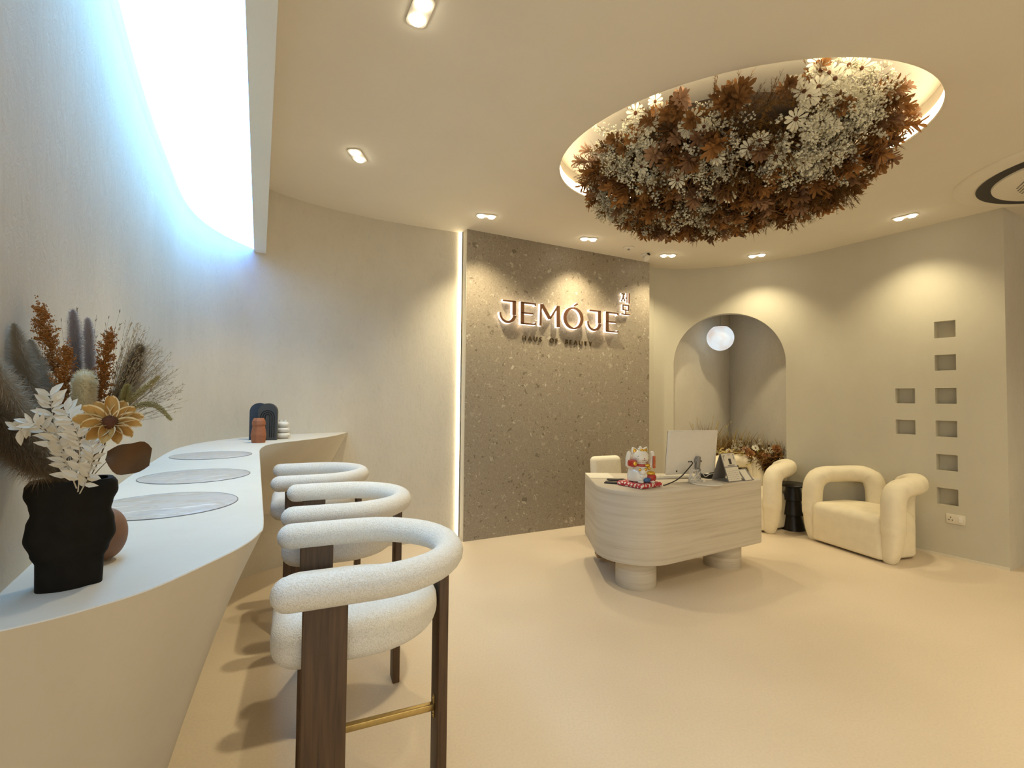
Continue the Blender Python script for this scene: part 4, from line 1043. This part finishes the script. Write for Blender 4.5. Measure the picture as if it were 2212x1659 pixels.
def cloud_nrm(u, v):
    e = .02; p = cloud_pt(u, v); a = cloud_pt(u + e, v) - p; b = cloud_pt(u, v + e) - p; n_ = a.cross(b); n_.normalize()
    return n_ if n_.z < 0 else -n_
def put(kind, u, v, tilt=.5, sc=(.85, 1.25), lift=.0, var=None):
    r = math.hypot(u, v)
    p = cloud_pt(u, v)
    n_ = cloud_nrm(u * .97, v * .97); out = (EU * u + EV * v)
    if r > .9: n_ = (n_ + out.normalized() * .9).normalized()
    n_ = (n_ + rvec() * tilt).normalized(); s = rnd(*sc)
    me = KM[kind][var if var is not None else random.randrange(len(KM[kind]))]
    o = inst(kind, me, cloud, Matrix.Translation(p + n_ * lift) @ frame(n_, rnd(0, 2 * PI)) @ Matrix.Scale(s, 4))
    if kind == 'daisy': inst('flower_eye', EYE, o, Matrix.Identity(4))
    return o
def disc_samples(n, mind):
    pts = []; tries = 0
    while len(pts) < n and tries < 60000:
        tries += 1; u, v = rnd(-1, 1), rnd(-1, 1)
        if math.hypot(u, v) > 1: continue
        if all((u - a) ** 2 + (v - b) ** 2 > mind * mind for a, b in pts): pts.append((u, v))
    return pts
def cloud_hit(x, y, grow=.10):                   # where a sight line meets the flower mass
    x, y = 1180 + x / 1.41, 90 + y / 1.41; d = ray(x, y)
    for k in range(700):
        t = 1.8 + k * .005; q = Vector((0, 0, CAM_H)) + d * t - Vector((CC.x, CC.y, H))
        u, v = q.dot(EU) / (KA + grow), q.dot(EV) / (KB + grow); r = math.hypot(u, v)
        if r < 1 and q.z < .12 and q.z > -(KD + grow) * (1 - r ** 3.2) ** .5: return q, u, v
    return None
drift = []
for (x, y, r, kk) in ((840, 280, .19, 'b'), (900, 150, .13, 'b'), (790, 190, .10, 'b'), (520, 280, .15, 'b'), (490, 370, .11, 'b'), (250, 340, .17, 'b'), (740, 320, .13, 'b'), (230, 480, .12, 'b'), (420, 490, .13, 'b'), (960, 380, .14, 'b'), (560, 540, .12, 'b'), (320, 380, .10, 'b'), (690, 150, .17, 'f'), (680, 235, .14, 'f'), (860, 420, .14, 'f'), (1000, 200, .17, 'l'), (480, 170, .2, 'l'), (1060, 290, .15, 'l'), (360, 280, .09, 's'), (250, 400, .08, 's')):
    h = cloud_hit(x, y, 0.)
    if h: drift.append((h[0], r, {'b': 'blossom_spray', 'f': 'fern_spray', 'l': 'leaf_spray', 's': 'spiky_leaf'}[kk]))
cnt = {'leaf_spray': 0, 'blossom_spray': 0, 'fern_spray': 0, 'spiky_leaf': 0}
def pick(u, v, base):
    kind = None; p = cloud_pt(u, v)
    for (c, r, kk) in drift:
        if (p - c).length < r and random.random() < .74: kind = kk
    if kind is None: kind = random.choices(['leaf_spray', 'blossom_spray', 'fern_spray', 'spiky_leaf'], base)[0]
    if cnt[kind] >= 296: kind = 'fern_spray' if cnt['fern_spray'] < 296 else 'spiky_leaf'
    cnt[kind] += 1; return kind
for (u, v) in disc_samples(400, .068):
    k_ = pick(u, v, [.62, .14, .12, .12]); put(k_, u, v, .45, lift=rnd(-.01, .03))
for k in range(260):                             # steep flanks
    a = 2 * PI * k * .61803 + rnd(-.05, .05); zf = rnd(0, .8); r = (1 - zf * zf) ** (1 / 3.2); u, v = r * math.cos(a), r * math.sin(a)
    k_ = pick(u, v, [.66, .10, .10, .14]); put(k_, u, v, .4, lift=rnd(-.02, .02))
for k in range(60):                              # ragged lower fringe
    a = rnd(0, 2 * PI); r = rnd(.45, .85); u, v = r * math.cos(a), r * math.sin(a)
    k_ = random.choice(['leaf_spray', 'spiky_leaf'])
    if cnt[k_] < 299: cnt[k_] += 1; put(k_, u, v, .35, lift=rnd(.02, .05))
for (x, y) in ((828, 62), (835, 88), (922, 70), (880, 112), (960, 80), (758, 128), (800, 168), (830, 137), (785, 150), (905, 150), (885, 165), (938, 182), (860, 95), (332, 182), (355, 210), (290, 243), (318, 247), (272, 218), (275, 297), (318, 320), (290, 380), (480, 258), (445, 235), (430, 262), (785, 365), (760, 235), (840, 245), (700, 350), (620, 325), (650, 300), (870, 260), (800, 270), (300, 420), (520, 350), (880, 330), (1010, 370), (560, 470), (400, 420)):
    h = cloud_hit(x, y)
    if not h: continue
    q, u, v = h; n_ = (cloud_nrm(u * .93, v * .93) * .6 + (Vector((0, 0, CAM_H)) - Vector((CC.x, CC.y, H)) - q).normalized() + rvec() * .45).normalized()
    o = inst('daisy', KM['daisy'][random.randrange(2)], cloud, Matrix.Translation(q) @ frame(n_, rnd(0, 6)) @ Matrix.Scale(rnd(.85, 1.1), 4)); inst('flower_eye', EYE, o, Matrix.Identity(4))

# ================================================================== PLANTED RECESS
random.seed(5)
M_GRASS = leafmat('dry_grass', (.17, .085, .02), (.40, .25, .075)); M_PEACH = leafmat('peach_rose', (.45, .22, .08), (.62, .36, .17)); M_OLIVE = leafmat('olive_leaf', (.10, .075, .012), (.26, .20, .04)); M_STRAW = leafmat('straw_leaf', (.52, .40, .14), (.68, .56, .25))
def m_grass(seed, h, n=34, plume=True):
    random.seed(seed); mb = MB()
    for k in range(n):
        a = rnd(0, 2 * PI); sp = rnd(.05, .55); L = h * rnd(.55, 1.0); pts = []
        for q in range(6):
            t = q / 5; pts.append((math.cos(a) * sp * L * t ** 1.7 * 1.1, math.sin(a) * sp * L * t ** 1.7 * 1.1, L * (t - .22 * sp * t ** 3)))
        wd = rnd(.005, .011); sdv = Vector((-math.sin(a + .6), math.cos(a + .6), 0)); rv = []
        for q, pt in enumerate(pts):
            ww_ = wd * (1 - (q / 5) ** 2 * .95); rv += [Vector(pt) - sdv * ww_, Vector(pt) + Vector((math.cos(a), math.sin(a), 0)) * ww_ * .4, Vector(pt) + sdv * ww_]
        mb.add(rv, [f_ for q in range(5) for f_ in ((3 * q, 3 * q + 1, 3 * q + 4, 3 * q + 3), (3 * q + 1, 3 * q + 2, 3 * q + 5, 3 * q + 4))], 0)
        if plume and k % 4 == 0:
            for j in range(22):
                b = Vector(pts[3]).lerp(Vector(pts[5]), rnd(0, 1)); mb.hair(b, (rvec() * .6 + Vector((0, 0, 1))), rnd(.02, .05), .0018, 1)
    return mb.mesh('blades', [M_GRASS, M_STRAW], False)
def m_rose(seed):
    random.seed(seed); mb = MB(); mb.strand([(0, 0, -.16), (0, 0, 0)], .003, 1)
    for ring, (nn_, r, el, L) in enumerate(((3, .004, 1.25, .028), (5, .010, .95, .036), (6, .016, .6, .042), (7, .02, .25, .044))):
        for k in range(nn_):
            a = 2 * PI * k / nn_ + ring * .5; d = Vector((math.cos(a) * math.cos(el), math.sin(a) * math.cos(el), math.sin(el)))
            mb.leaf((math.cos(a) * r * .5, math.sin(a) * r * .5, 0), d, (-math.cos(a) * .5, -math.sin(a) * .5, 1), L, L * 1.15, .28, -.35 + ring * .15, 0, ((0, .4), (.4, 1), (.8, .95), (1, .5)))
    return mb.mesh('bloom', [M_PEACH, M_STEMB])
def m_bush(seed, mat):
    random.seed(seed); mb = MB()
    for k in range(7):
        d = (rvec() * .7 + Vector((0, 0, 1))).normalized(); L = rnd(.14, .26); mb.strand([(0, 0, 0), d * L * .5, d * L], .003, 1)
        for q in range(12): mb.leaf(d * L * rnd(.25, 1), (rvec() + d * .6), (0, 0, 1), rnd(.04, .075), rnd(.012, .024), .25, .2, 0, SP_LANCE)
    return mb.mesh('foliage', [mat, M_STEMB])
GR = [m_grass(61, .70), m_grass(62, .50), m_grass(63, .40, 40, False)]; RO = [m_rose(71), m_rose(72)]; BU = [m_bush(81, M_ORANGE), m_bush(82, M_FERN), m_bush(83, M_OLIVE), m_bush(84, M_STRAW)]
random.seed(17)
def bed(px, depth):                                 # a spot on the planting bed
    a = aty(px, 1000, depth); return Vector((a.x, a.y, SILL))
def plant(name, label, cat, group, px, depth, part, me, sc=1., z=0., tilt=0., eye=False):
    b = bed(px, depth); t = thing(name, label, cat, (b.x, b.y, SILL), 0, group)
    M = Matrix.Translation((0, 0, z)) @ Matrix.Rotation(tilt, 4, 'X') @ Matrix.Rotation(rnd(0, 6), 4, 'Z') @ Matrix.Scale(sc, 4)
    o = inst(part, me, t, M)
    if z > .02:
        mb = MB(); mb.strand([(0, 0, 0), (.004, .004, z * .6), (0, 0, z)], .004); mb.build('stem', M_STEMB, t)
    if eye: inst('flower_eye', EYE, o, Matrix.Identity(4))
    return t
for px, dp, k, sc in ((1515, 6.45, 0, 1.02), (1528, 6.5, 0, 1.08), (1540, 6.5, 1, 1.1), (1556, 6.55, 1, 1.0), (1583, 6.5, 1, 1.15), (1598, 6.4, 1, 1.0), (1605, 6.3, 0, .85), (1625, 6.3, 1, 1.0), (1648, 6.15, 2, 1.1), (1660, 6.05, 0, .75), (1680, 5.95, 1, .9), (1495, 6.4, 2, 1.), (1475, 6.35, 2, .9), (1570, 6.4, 2, 1.2), (1640, 6.25, 0, .7), (1690, 5.9, 1, .95), (1550, 6.3, 1, .95)):
    plant('dried_grass_clump', 'tuft of dried brown grass growing in the arched recess', 'dried grass', 'grass tufts in the recess', px, dp, 'blades', GR[k], sc * .95, tilt=rnd(-.08, .08))
for i in range(40):
    px = rnd(1470, 1692); dmin = 6.22 - max(0, (px - 1540)) * .0030; dp = rnd(dmin, dmin + .32); k = random.choices([0, 1, 2, 3], [.40, .42, .14, .04])[0]
    plant('dried_foliage_sprig', 'low sprig of dried foliage filling the bed of the arched recess', 'dried foliage', 'foliage sprigs in the recess', px, dp, 'foliage', BU[k], rnd(1., 1.4), tilt=rnd(-.1, .3))
for px, dp, sc in ((1548, 6.16, 1.3), (1560, 6.18, 1.2), (1585, 6.12, 1.3), (1596, 6.10, 1.2)):
    plant('straw_leaf_sprig', 'pale straw coloured leaf sprig just above the armchair back', 'dried foliage', 'straw sprigs in the recess', px, dp, 'foliage', BU[3], sc, tilt=.25)
for i in range(7):
    px = rnd(1530, 1680); dmin = 6.18 - max(0, (px - 1540)) * .0030
    plant('tiny_blossom_sprig', 'airy sprig of tiny white blossoms in the arched recess', 'dried flower', 'blossom sprigs in the recess', px, rnd(dmin, dmin + .2), 'blossoms', KM['blossom_spray'][random.randrange(4)], rnd(.5, .75), z=rnd(.16, .34), tilt=rnd(0, .4))
for px, dp, z in ((1677, 5.87, .30), (1655, 5.95, .20), (1621, 6.02, .22), (1612, 6.06, .26), (1690, 5.83, .14), (1668, 5.95, .12), (1640, 6.0, .16), (1590, 6.1, .2)):
    plant('dried_rose', 'peach dried rose among the brown foliage of the arched recess', 'rose', 'roses in the recess', px, dp, 'bloom', RO[random.randrange(2)], 1.1, z=z, tilt=rnd(.7, 1.0))
for px, dp, z in ((1692, 5.80, .20), (1696, 5.80, .12), (1575, 6.1, .24), (1632, 6.02, .30)):
    plant('recess_daisy', 'ivory daisy among the brown foliage of the arched recess', 'daisy', 'daisies in the recess', px, dp, 'petals', KM['daisy'][0], .9, z=z, tilt=rnd(.8, 1.2), eye=True)
# ================================================================== VASE AND BOUQUET
random.seed(31)
vb = atz(150, 1262, CZ); VA = math.atan2(vb.y, vb.x) - PI / 2
vase = thing('black_vase', 'matt black vase with wavy sides at the near end of the counter', 'vase', (vb.x, vb.y, CZ), VA)
VH = .176
def hwz(z):
    t = z / VH
    pts = [(0, .0425), (.10, .0430), (.24, .0435), (.33, .050), (.47, .0585), (.60, .0560), (.70, .0510), (.77, .0535), (.88, .0600), (.96, .0590), (1., .0530)]
    for (a, p), (b, q) in zip(pts, pts[1:]):
        if a <= t <= b:
            f = (t - a) / (b - a); f = f * f * (3 - 2 * f); return p + (q - p) * f
    return .05
mb = MB(); nz, na = 44, 56; vs = []
def vring(z, k=1.):
    o = []; w = hwz(z)
    for j in range(na):
        a = 2 * PI * j / na; ca, sa = math.cos(a), math.sin(a)
        x = w * math.copysign(abs(ca) ** .62, ca); y = (.034 + .25 * (w - .042)) * math.copysign(abs(sa) ** .62, sa)
        if sa < 0: y += .007 * math.exp(-((x - .026) / .012) ** 2) * -sa + .004 * math.exp(-((x + .03) / .012) ** 2) * -sa
        o.append(Vector((x * k, y * k, z)))
    return o
for i in range(nz + 1): vs += vring(VH * i / nz)
vs += vring(VH, .86); vs += [Vector((p.x, p.y, VH - .05)) for p in vring(VH, .84)]
L = nz + 3
fs = [(i * na + j, i * na + (j + 1) % na, (i + 1) * na + (j + 1) % na, (i + 1) * na + j) for i in range(L - 1) for j in range(na)]
fs += [tuple(range(na))[::-1], tuple((L - 1) * na + j for j in range(na))]
mb.add(vs, fs); mb.build('body', M_BLACKV, vase)
bb = atz(211, 1214, CZ)
bv = thing('brown_vase', 'small round brown ceramic vase partly hidden behind the black vase', 'vase', (bb.x, bb.y + .01, CZ), VA)
mb = MB(); mb.lathe([(.0385 * math.sin(a) ** .9, .050 - .050 * math.cos(a)) for a in [.42 + 2.45 * k / 24 for k in range(25)]] + [(.011, .101), (.010, .095)], 48); mb.build('body', M_BROWNV, bv)

MOUTH = vb + Vector((0, 0, VH - .02))
def Q(px, py, dy=0.): return aty(px, py, vb.y + dy)
def stem_thing(name, label, cat, group=None):
    return thing(name, label, cat, tuple(MOUTH), 0, group)
def rel(p): return Vector(p) - MOUTH
def bez(a, b, c, n=16): return [a * (1 - t) ** 2 + b * 2 * t * (1 - t) + c * t * t for t in [k / n for k in range(n + 1)]]
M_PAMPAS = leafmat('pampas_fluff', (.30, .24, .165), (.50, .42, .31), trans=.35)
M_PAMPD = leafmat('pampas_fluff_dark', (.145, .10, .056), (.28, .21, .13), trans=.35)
M_BUNNY = leafmat('mauve_grey_tail', (.33, .28, .27), (.56, .51, .50), trans=.3)
M_REED = leafmat('reed_straw', (.26, .20, .12), (.44, .36, .24), trans=.2)
M_STAT = leafmat('rust_statice', (.16, .058, .012), (.36, .145, .03), trans=.1)
M_BANK = leafmat('cream_banksia', (.55, .48, .30), (.74, .68, .50), trans=.2)
M_RUSC = leafmat('bleached_ruscus', (.62, .57, .47), (.76, .72, .62), trans=.25)
M_MILLET = leafmat('olive_millet', (.24, .20, .07), (.42, .36, .15), trans=.2)
M_PETAL = leafmat('amber_petal', (.42, .235, .065), (.56, .34, .11), trans=.2); M_PETEDGE = plain('petal_edge', (.74, .64, .44), .7)
M_BLEAF = leafmat('dark_brown_leaf', (.055, .026, .010), (.13, .065, .024), trans=.1)
def plume(label, tip, ctrl, w, mat, n=5200, hl=1., t0=.30, name='pampas_plume', group='pampas plumes in the black vase', cat='pampas grass', droop=.35):
    t = stem_thing(name, label, cat, group); P = bez(Vector((rnd(-.02, .02), rnd(-.015, .015), -.02)), rel(ctrl), rel(tip), 24)
    mb = MB(); mb.strand(P, .0014); mb.build('stem', M_STEMB, t)
    mb = MB(); m = len(P) - 1
    for k in range(n):
        f = t0 + (1 - t0) * random.random() ** .85; i = min(int(f * m), m - 1); c = P[i].lerp(P[i + 1], f * m - i); ax = (P[i + 1] - P[i]).normalized()
        g = (f - t0) / (1 - t0); env = (math.sin(PI * min(1, .14 + .86 * g) ** .8)) ** .6 * .95 + .08
        d = (rvec() + ax * rnd(.15, 1.0) + Vector((0, 0, -droop * random.random()))).normalized(); LL = w * env * rnd(.35, 1.0) * hl
        s_ = d.orthogonal().normalized() * rnd(.00010, .00022); mid_ = c + d * LL * .55; e = c + d * LL + Vector((0, 0, -droop * LL * rnd(.1, .6)))
        mb.add([c - s_, c + s_, mid_ + s_, mid_ - s_, e], [(0, 1, 2, 3), (3, 2, 4)], 0)
    mb.build('fluff', mat, t, False); return t
PL = ['pampas plume with the highest tip at the far left', 'pampas plume leaning out of the left edge of the picture', 'pampas plume just left of the tallest rust spike', 'dark pampas plume at mid height on the far left', 'dark pampas plume bending low on the far left', 'pampas plume in front of the wall behind the white ruscus', 'short dark pampas plume behind the white ruscus leaves', 'lowest pampas plume touching the vase rim on the left', 'dark pampas plume behind the rust spikes']
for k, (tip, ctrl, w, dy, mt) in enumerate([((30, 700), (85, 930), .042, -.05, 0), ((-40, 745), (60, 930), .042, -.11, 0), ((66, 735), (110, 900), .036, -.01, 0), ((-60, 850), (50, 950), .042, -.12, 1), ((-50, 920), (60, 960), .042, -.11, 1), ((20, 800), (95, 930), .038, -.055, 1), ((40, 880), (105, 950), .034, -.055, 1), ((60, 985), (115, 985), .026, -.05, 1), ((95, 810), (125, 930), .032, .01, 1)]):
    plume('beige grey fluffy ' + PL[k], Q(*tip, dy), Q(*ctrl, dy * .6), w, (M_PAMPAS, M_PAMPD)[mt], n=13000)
def tail(label, a, b, w, dy, mat, n=4200, name='bunny_tail_grass', cat='dried grass', group=None, dens=1.):
    t = stem_thing(name, label, cat, group); A, Bq = rel(Q(*a, dy)), rel(Q(*b, dy))
    mb = MB(); mb.strand(bez(Vector((rnd(-.015, .015), 0, -.02)), A * .6 + Vector((0, 0, -.01)), A, 10) + [A.lerp(Bq, .5), Bq], .0014); mb.build('stem', M_STEMB, t)
    mb = MB()
    for k in range(n):
        f = random.random(); c = A.lerp(Bq, f); ax = (Bq - A).normalized(); d = (rvec() + ax * .55).normalized(); env = (math.sin(PI * (.12 + .84 * f)) ** .45)
        mb.hair(c, d, w * env * rnd(.6, 1.15), rnd(.0002, .00035))
    mb.build('fluff', mat, t, False); return t
tail('upright mauve grey fuzzy tail at the top of the bouquet', (168, 830), (158, 672), .0175, .03, M_BUNNY, n=8000)
tail('second mauve grey fuzzy tail just right of the tallest one', (197, 830), (190, 690), .0155, .035, M_BUNNY, n=7000)
tail('brownish fuzzy plume at the right of the bouquet', (250, 900), (304, 750), .028, .045, M_PAMPD, n=9000, name='fuzzy_plume')
tail('short olive fuzzy head above the amber flower', (266, 868), (276, 832), .010, -.01, M_MILLET, n=2200, name='foxtail_grass')
# banksia
t = stem_thing('banksia_head', 'cream cylindrical banksia head in the middle of the bouquet', 'dried flower'); A, Bq = rel(Q(180, 900, -.04)), rel(Q(184, 818, -.04)); ax = (Bq - A).normalized()
mb = MB(); mb.strand([Vector((0, 0, -.02)), A * .6, A], .0018); mb.build('stem', M_STEMB, t)
mb = MB(); mb.sweep([A, A.lerp(Bq, .5), Bq], .0125, 16, round_ends=True); mb.build('core', M_BANK, t)
mb = MB(); 
for k in range(4200):
    f = random.random() ** .9; c = A.lerp(Bq, f); d = rvec(); d = (d - ax * d.dot(ax) * (.95 if f < .93 else 0)).normalized()
    if f >= .93 and d.dot(ax) < 0: d = -d
    d = (d + ax * .25).normalized(); mb.hair(c + d * .0115, d, rnd(.005, .0085), rnd(.0003, .00048))
mb.build('bristles', M_BANK, t, False)
# rust statice spikes
def statice(label, a, b, w, dy):
    t = stem_thing('rust_statice', label, 'dried flower', 'rust statice spikes'); A, Bq = rel(Q(*a, dy)), rel(Q(*b, dy)); ax = (Bq - A).normalized()
    mb = MB(); mb.strand([Vector((0, 0, -.02)), A * .6, A, A.lerp(Bq, .5), Bq], .0014)
    tw = []
    for k in range(150):
        f = rnd(-.1, .95); c = A.lerp(Bq, f); d = (rvec() + ax * .9).normalized(); L_ = w * (1.05 - .55 * f) * rnd(.5, 1.05); mb.strand([c, c + d * L_], .0006); tw.append((c, d, L_))
    mb.build('stem', M_STEMB, t); mb = MB()
    for c, d, L_ in tw + [(A.lerp(Bq, .9), ax, w)]:
        for q in range(24): mb.octa(c + d * L_ * rnd(.1, 1.05) + rvec() * rnd(0, .004), rnd(.0008, .0017))
    mb.build('florets', M_STAT, t, False); return t
statice('rust coloured statice spike, tallest at the top left of the bouquet', (118, 800), (84, 660), .027, .015)
statice('rust coloured statice spike left of the banksia head', (128, 895), (147, 750), .028, -.015)
statice('rust coloured statice spike right of the banksia head', (212, 880), (238, 720), .026, .0)
# reed grass fan
t = stem_thing('reed_grass_fan', 'fan of fine pale reed grass at the right of the bouquet', 'dried grass'); mb = MB(); sp = MB()
base = rel(Q(225, 930, .02))
for k in range(170):
    f = random.random(); ang = f; tipx = 275 + 130 * f ** .8 + rnd(-22, 12); tipy = 690 + 150 * f ** 1.7 + rnd(-6, 70)
    tip = rel(Q(tipx, tipy, rnd(-.02, .09))); c1_ = base.lerp(tip, .5) + Vector((rnd(-.008, .003), 0, rnd(.0, .02))); P = bez(base + rvec() * .006, c1_, tip, 9); mb.strand(P, .00036)
    for q in range(9):
        j = random.randrange(4, 9); c = P[j].lerp(P[j + 1 if j < 9 else 9], random.random()); d = ((P[j + 1] - P[j]).normalized() + rvec() * .6)
        sp.leaf(c, d, rvec(), rnd(.004, .009), .0011, .2, .1, 0, ((0, .3), (.5, 1), (1, .1)))
mb.strand([Vector((.005, 0, -.02)), base * .5, base], .003); mb.build('stems', M_REED, t, False); sp.build('spikelets', M_REED, t, False)
# wispy sprays at the far left and top
t = stem_thing('wispy_grass', 'dark wispy grass strands peeping out behind the grey tails', 'dried grass'); mb = MB()
for k in range(46):
    tip = rel(Q(rnd(120, 265), rnd(668, 770), .07)); P = bez(Vector((0, 0, .02)), tip * .5 + rvec() * .01, tip, 9); mb.strand(P, .0005)
    for q in range(6): c = P[random.randrange(5, 10)]; mb.leaf(c, (tip + rvec() * .1), rvec(), rnd(.005, .010), .0014, .2, .1, 0, SP_LANCE)
mb.build('stems', M_PAMPD, t, False)
t = stem_thing('drooping_grass', 'dark feathery grass drooping low at the left edge of the bouquet', 'dried grass'); mb = MB()
for k in range(60):
    tip = rel(Q(rnd(-60, 60), rnd(950, 1045), rnd(-.02, .05))); P = bez(Vector((0, 0, 0)), rel(Q(90, 960, 0)) + rvec() * .01, tip, 10); mb.strand(P, .0006)
    for q in range(8): c = P[random.randrange(5, 11)]; mb.leaf(c, (P[10] - P[7]).normalized() + rvec() * .7, rvec(), rnd(.006, .014), .0014, .2, .1, 0, SP_LANCE)
mb.build('stems', M_PAMPD, t, False)
# millet
def millet(label, pts, dy, r):
    t = stem_thing('green_millet', label, 'millet', 'millet heads'); P = [rel(Q(*p, dy)) for p in pts]; P = crom(P, 10)
    mb = MB(); mb.strand([Vector((.01, 0, -.02))] + P, .0010); mb.build('stem', M_STEMB, t); mb = MB()
    n = len(P)
    for k in range(900):
        f = rnd(.35, 1); i = min(int(f * (n - 1)), n - 2); c = P[i]; d = rvec(); w_ = r * math.sin(PI * min(.97, (f - .3) / .7)) ** .5
        mb.octa(c + d * w_, .0010)
        if k % 2 == 0: mb.hair(c + d * w_, d + (P[i + 1] - P[i]).normalized() * .7, .0045, .00018)
    mb.build('grains', M_MILLET, t, False)
millet('olive millet head arching down to the right of the amber flower', [(215, 960), (270, 890), (330, 874), (371, 908)], -.01, .0042)
millet('olive millet head lying along the right side of the bouquet', [(215, 950), (255, 885), (300, 850), (345, 812)], .0, .005)
# bleached ruscus branches
def ruscus(label, pts, n, dy, L0):
    t = stem_thing('bleached_ruscus', label, 'dried branch', 'bleached ruscus branches'); P = crom([rel(Q(*p, dy * (.35 + .65 * min(1, 1.5 * i_ / (len(pts) - 1))))) for i_, p in enumerate(pts)], 10)
    mb = MB(); mb.strand(P, .0012); mb.build('twig', M_RUSC, t); lm = MB(); lm.leaf((0, 0, 0), (0, 0, 1), (0, -1, 0), 1, .40, .22, .12, 0, ((0, .12), (.2, .7), (.45, 1), (.75, .62), (1, .04))); me = lm.mesh('leaf', M_RUSC)
    view = Vector((.5, -.8, .1))
    for k in range(n):
        f = .18 + .82 * k / (n - 1); i = min(int(f * (len(P) - 1)), len(P) - 2); ax = (P[i + 1] - P[i]).normalized(); sd = ax.cross(view).normalized() * (1 if k % 2 else -1)
        d = (ax * rnd(.5, .9) + sd * rnd(.6, 1.) + rvec() * .25).normalized(); up = (view + rvec() * .5); up = (up - d * up.dot(d)).normalized()
        M = Matrix((d.cross(up), up, d)).transposed().to_4x4(); M = Matrix(((-up.cross(d)).normalized(), -up, d)).transposed().to_4x4(); M.translation = P[i]
        inst('leaf', me, t, M @ Matrix.Scale(L0 * rnd(.75, 1.15), 4))
ruscus('bleached white ruscus branch reaching to the upper left', [(165, 1055), (140, 990), (118, 920), (108, 850)], 36, -.10, .023)
ruscus('bleached white ruscus branch spreading left towards the wall', [(160, 1040), (120, 960), (75, 915), (42, 930)], 30, -.12, .022)
ruscus('bleached white ruscus branch in front of the vase mouth', [(168, 1062), (172, 1000), (165, 930), (140, 885)], 34, -.115, .023)
ruscus('short bleached white ruscus branch below the amber flower', [(172, 1066), (190, 1030), (200, 990), (195, 955)], 20, -.10, .021)
# big amber wooden flower
fc = Q(236, 917, -.11); t = thing('amber_flower', 'large amber wooden flower with a dark eye at the front of the bouquet', 'dried flower', tuple(fc))
axis = (Vector((0, 0, CAM_H)) - fc).normalized(); axis = (axis + Vector((.12, 0, .62))).normalized(); Mf = frame(axis, .2)
def petal_mesh():
    mb = MB(); nu = 9; VV = [-1, -.9, -.72, -.4, 0, .4, .72, .9, 1]; nv = 8; Lp, Wp = .0385, .0200; vs = []
    for i in range(nu + 1):
        u = i / nu; wq = Wp * (math.sin(PI * min(1, .12 + .80 * u)) ** .55) * (1 if u < .97 else .62)
        for j in range(nv + 1):
            v = VV[j]; vs.append((v * wq / 2, .006 + Lp * u, .0095 * v * v * (.45 + .65 * math.sin(PI * u)) + .003 * u * u + (.0012 if abs(v) == 1 else 0)))
    fs, ms = [], []
    for i in range(nu):
        for j in range(nv): fs.append((i * (nv + 1) + j, i * (nv + 1) + j + 1, (i + 1) * (nv + 1) + j + 1, (i + 1) * (nv + 1) + j)); ms.append(1 if (j in (0, nv - 1) and i > 0) or i == nu - 1 and j in (1, nv - 2) else 0)
    for f, m in zip(fs, ms): mb.f.append(f); mb.m.append(m)
    mb.v = vs; return mb.mesh('petal', [M_PETAL, M_PETEDGE])
pm = petal_mesh()
for k in range(13):
    inst('petal', pm, t, Mf @ Matrix.Translation((0, 0, .002 * (k % 2))) @ Matrix.Rotation(2 * PI * k / 13 + rnd(-.06, .06), 4, 'Z') @ Matrix.Rotation(.12 + .16 * (k % 2) + rnd(-.06, .06), 4, 'X') @ Matrix.Rotation(rnd(-.35, .35), 4, 'Y') @ Matrix.Scale(.84 + .05 * (k % 3), 4))
mb = MB(); mb.ball((0, 0, 0), (.0105, .0105, .006), M=Mf @ Matrix.Translation((0, 0, .006)))
for k in range(90):
    a = k * 2.4; r = .0105 * math.sqrt(k / 90); mb.octa(Mf @ Vector((r * math.cos(a), r * math.sin(a), .006 + .006 * math.sqrt(max(0, 1 - (r / .0107) ** 2)))), .0011)
mb.build('eye', M_EYE, t)
mb = MB(); mb.strand(bez(fc * 0, rel(Q(225, 1000, -.04)) - (fc - MOUTH), MOUTH - fc - Vector((0, 0, .02)), 10), .0016); mb.build('stem', M_STEMB, t)
# brown leaf
t = stem_thing('brown_leaf', 'broad dark brown leathery leaf below the amber flower', 'dried leaf'); A = rel(Q(230, 985, -.05)); Bq = rel(Q(325, 985, -.035)); mb = MB(); nu, nv = 10, 6; vs = []
ax = (Bq - A); vw = Vector((.55, -.75, .2)); sd = ax.cross(vw).normalized()
for i in range(nu + 1):
    u = i / nu; w_ = .027 * (math.sin(PI * (.06 + .80 * u)) ** .8) * (1 + .10 * math.sin(9 * u))
    for j in range(nv + 1):
        v = j / nv * 2 - 1; vs.append(A + ax * u + sd * (v * w_ + .004 * math.sin(5 * u)) + vw * (.006 * v * v + .005 * math.sin(7 * u + 2 * v)) + Vector((0, 0, -.006 * u)))
mb.add(vs, [(i * (nv + 1) + j, i * (nv + 1) + j + 1, (i + 1) * (nv + 1) + j + 1, (i + 1) * (nv + 1) + j) for i in range(nu) for j in range(nv)]); mb.build('blade', M_BLEAF, t)
mb = MB(); mb.strand(bez(Vector((0, 0, -.02)), A * .6 + Vector((.004, 0, 0)), A + ax * .15, 8), .0013); mb.build('stem', M_STEMB, t)

# fine masses that nobody could count
for o in bpy.data.objects:
    if o.type == 'MESH' and o.name.split('.')[0] in ('fluff', 'bristles', 'florets', 'grains', 'spikelets', 'stems', 'blades', 'blossoms', 'blossom_spray', 'fern_spray'):
        o['kind'] = 'stuff'
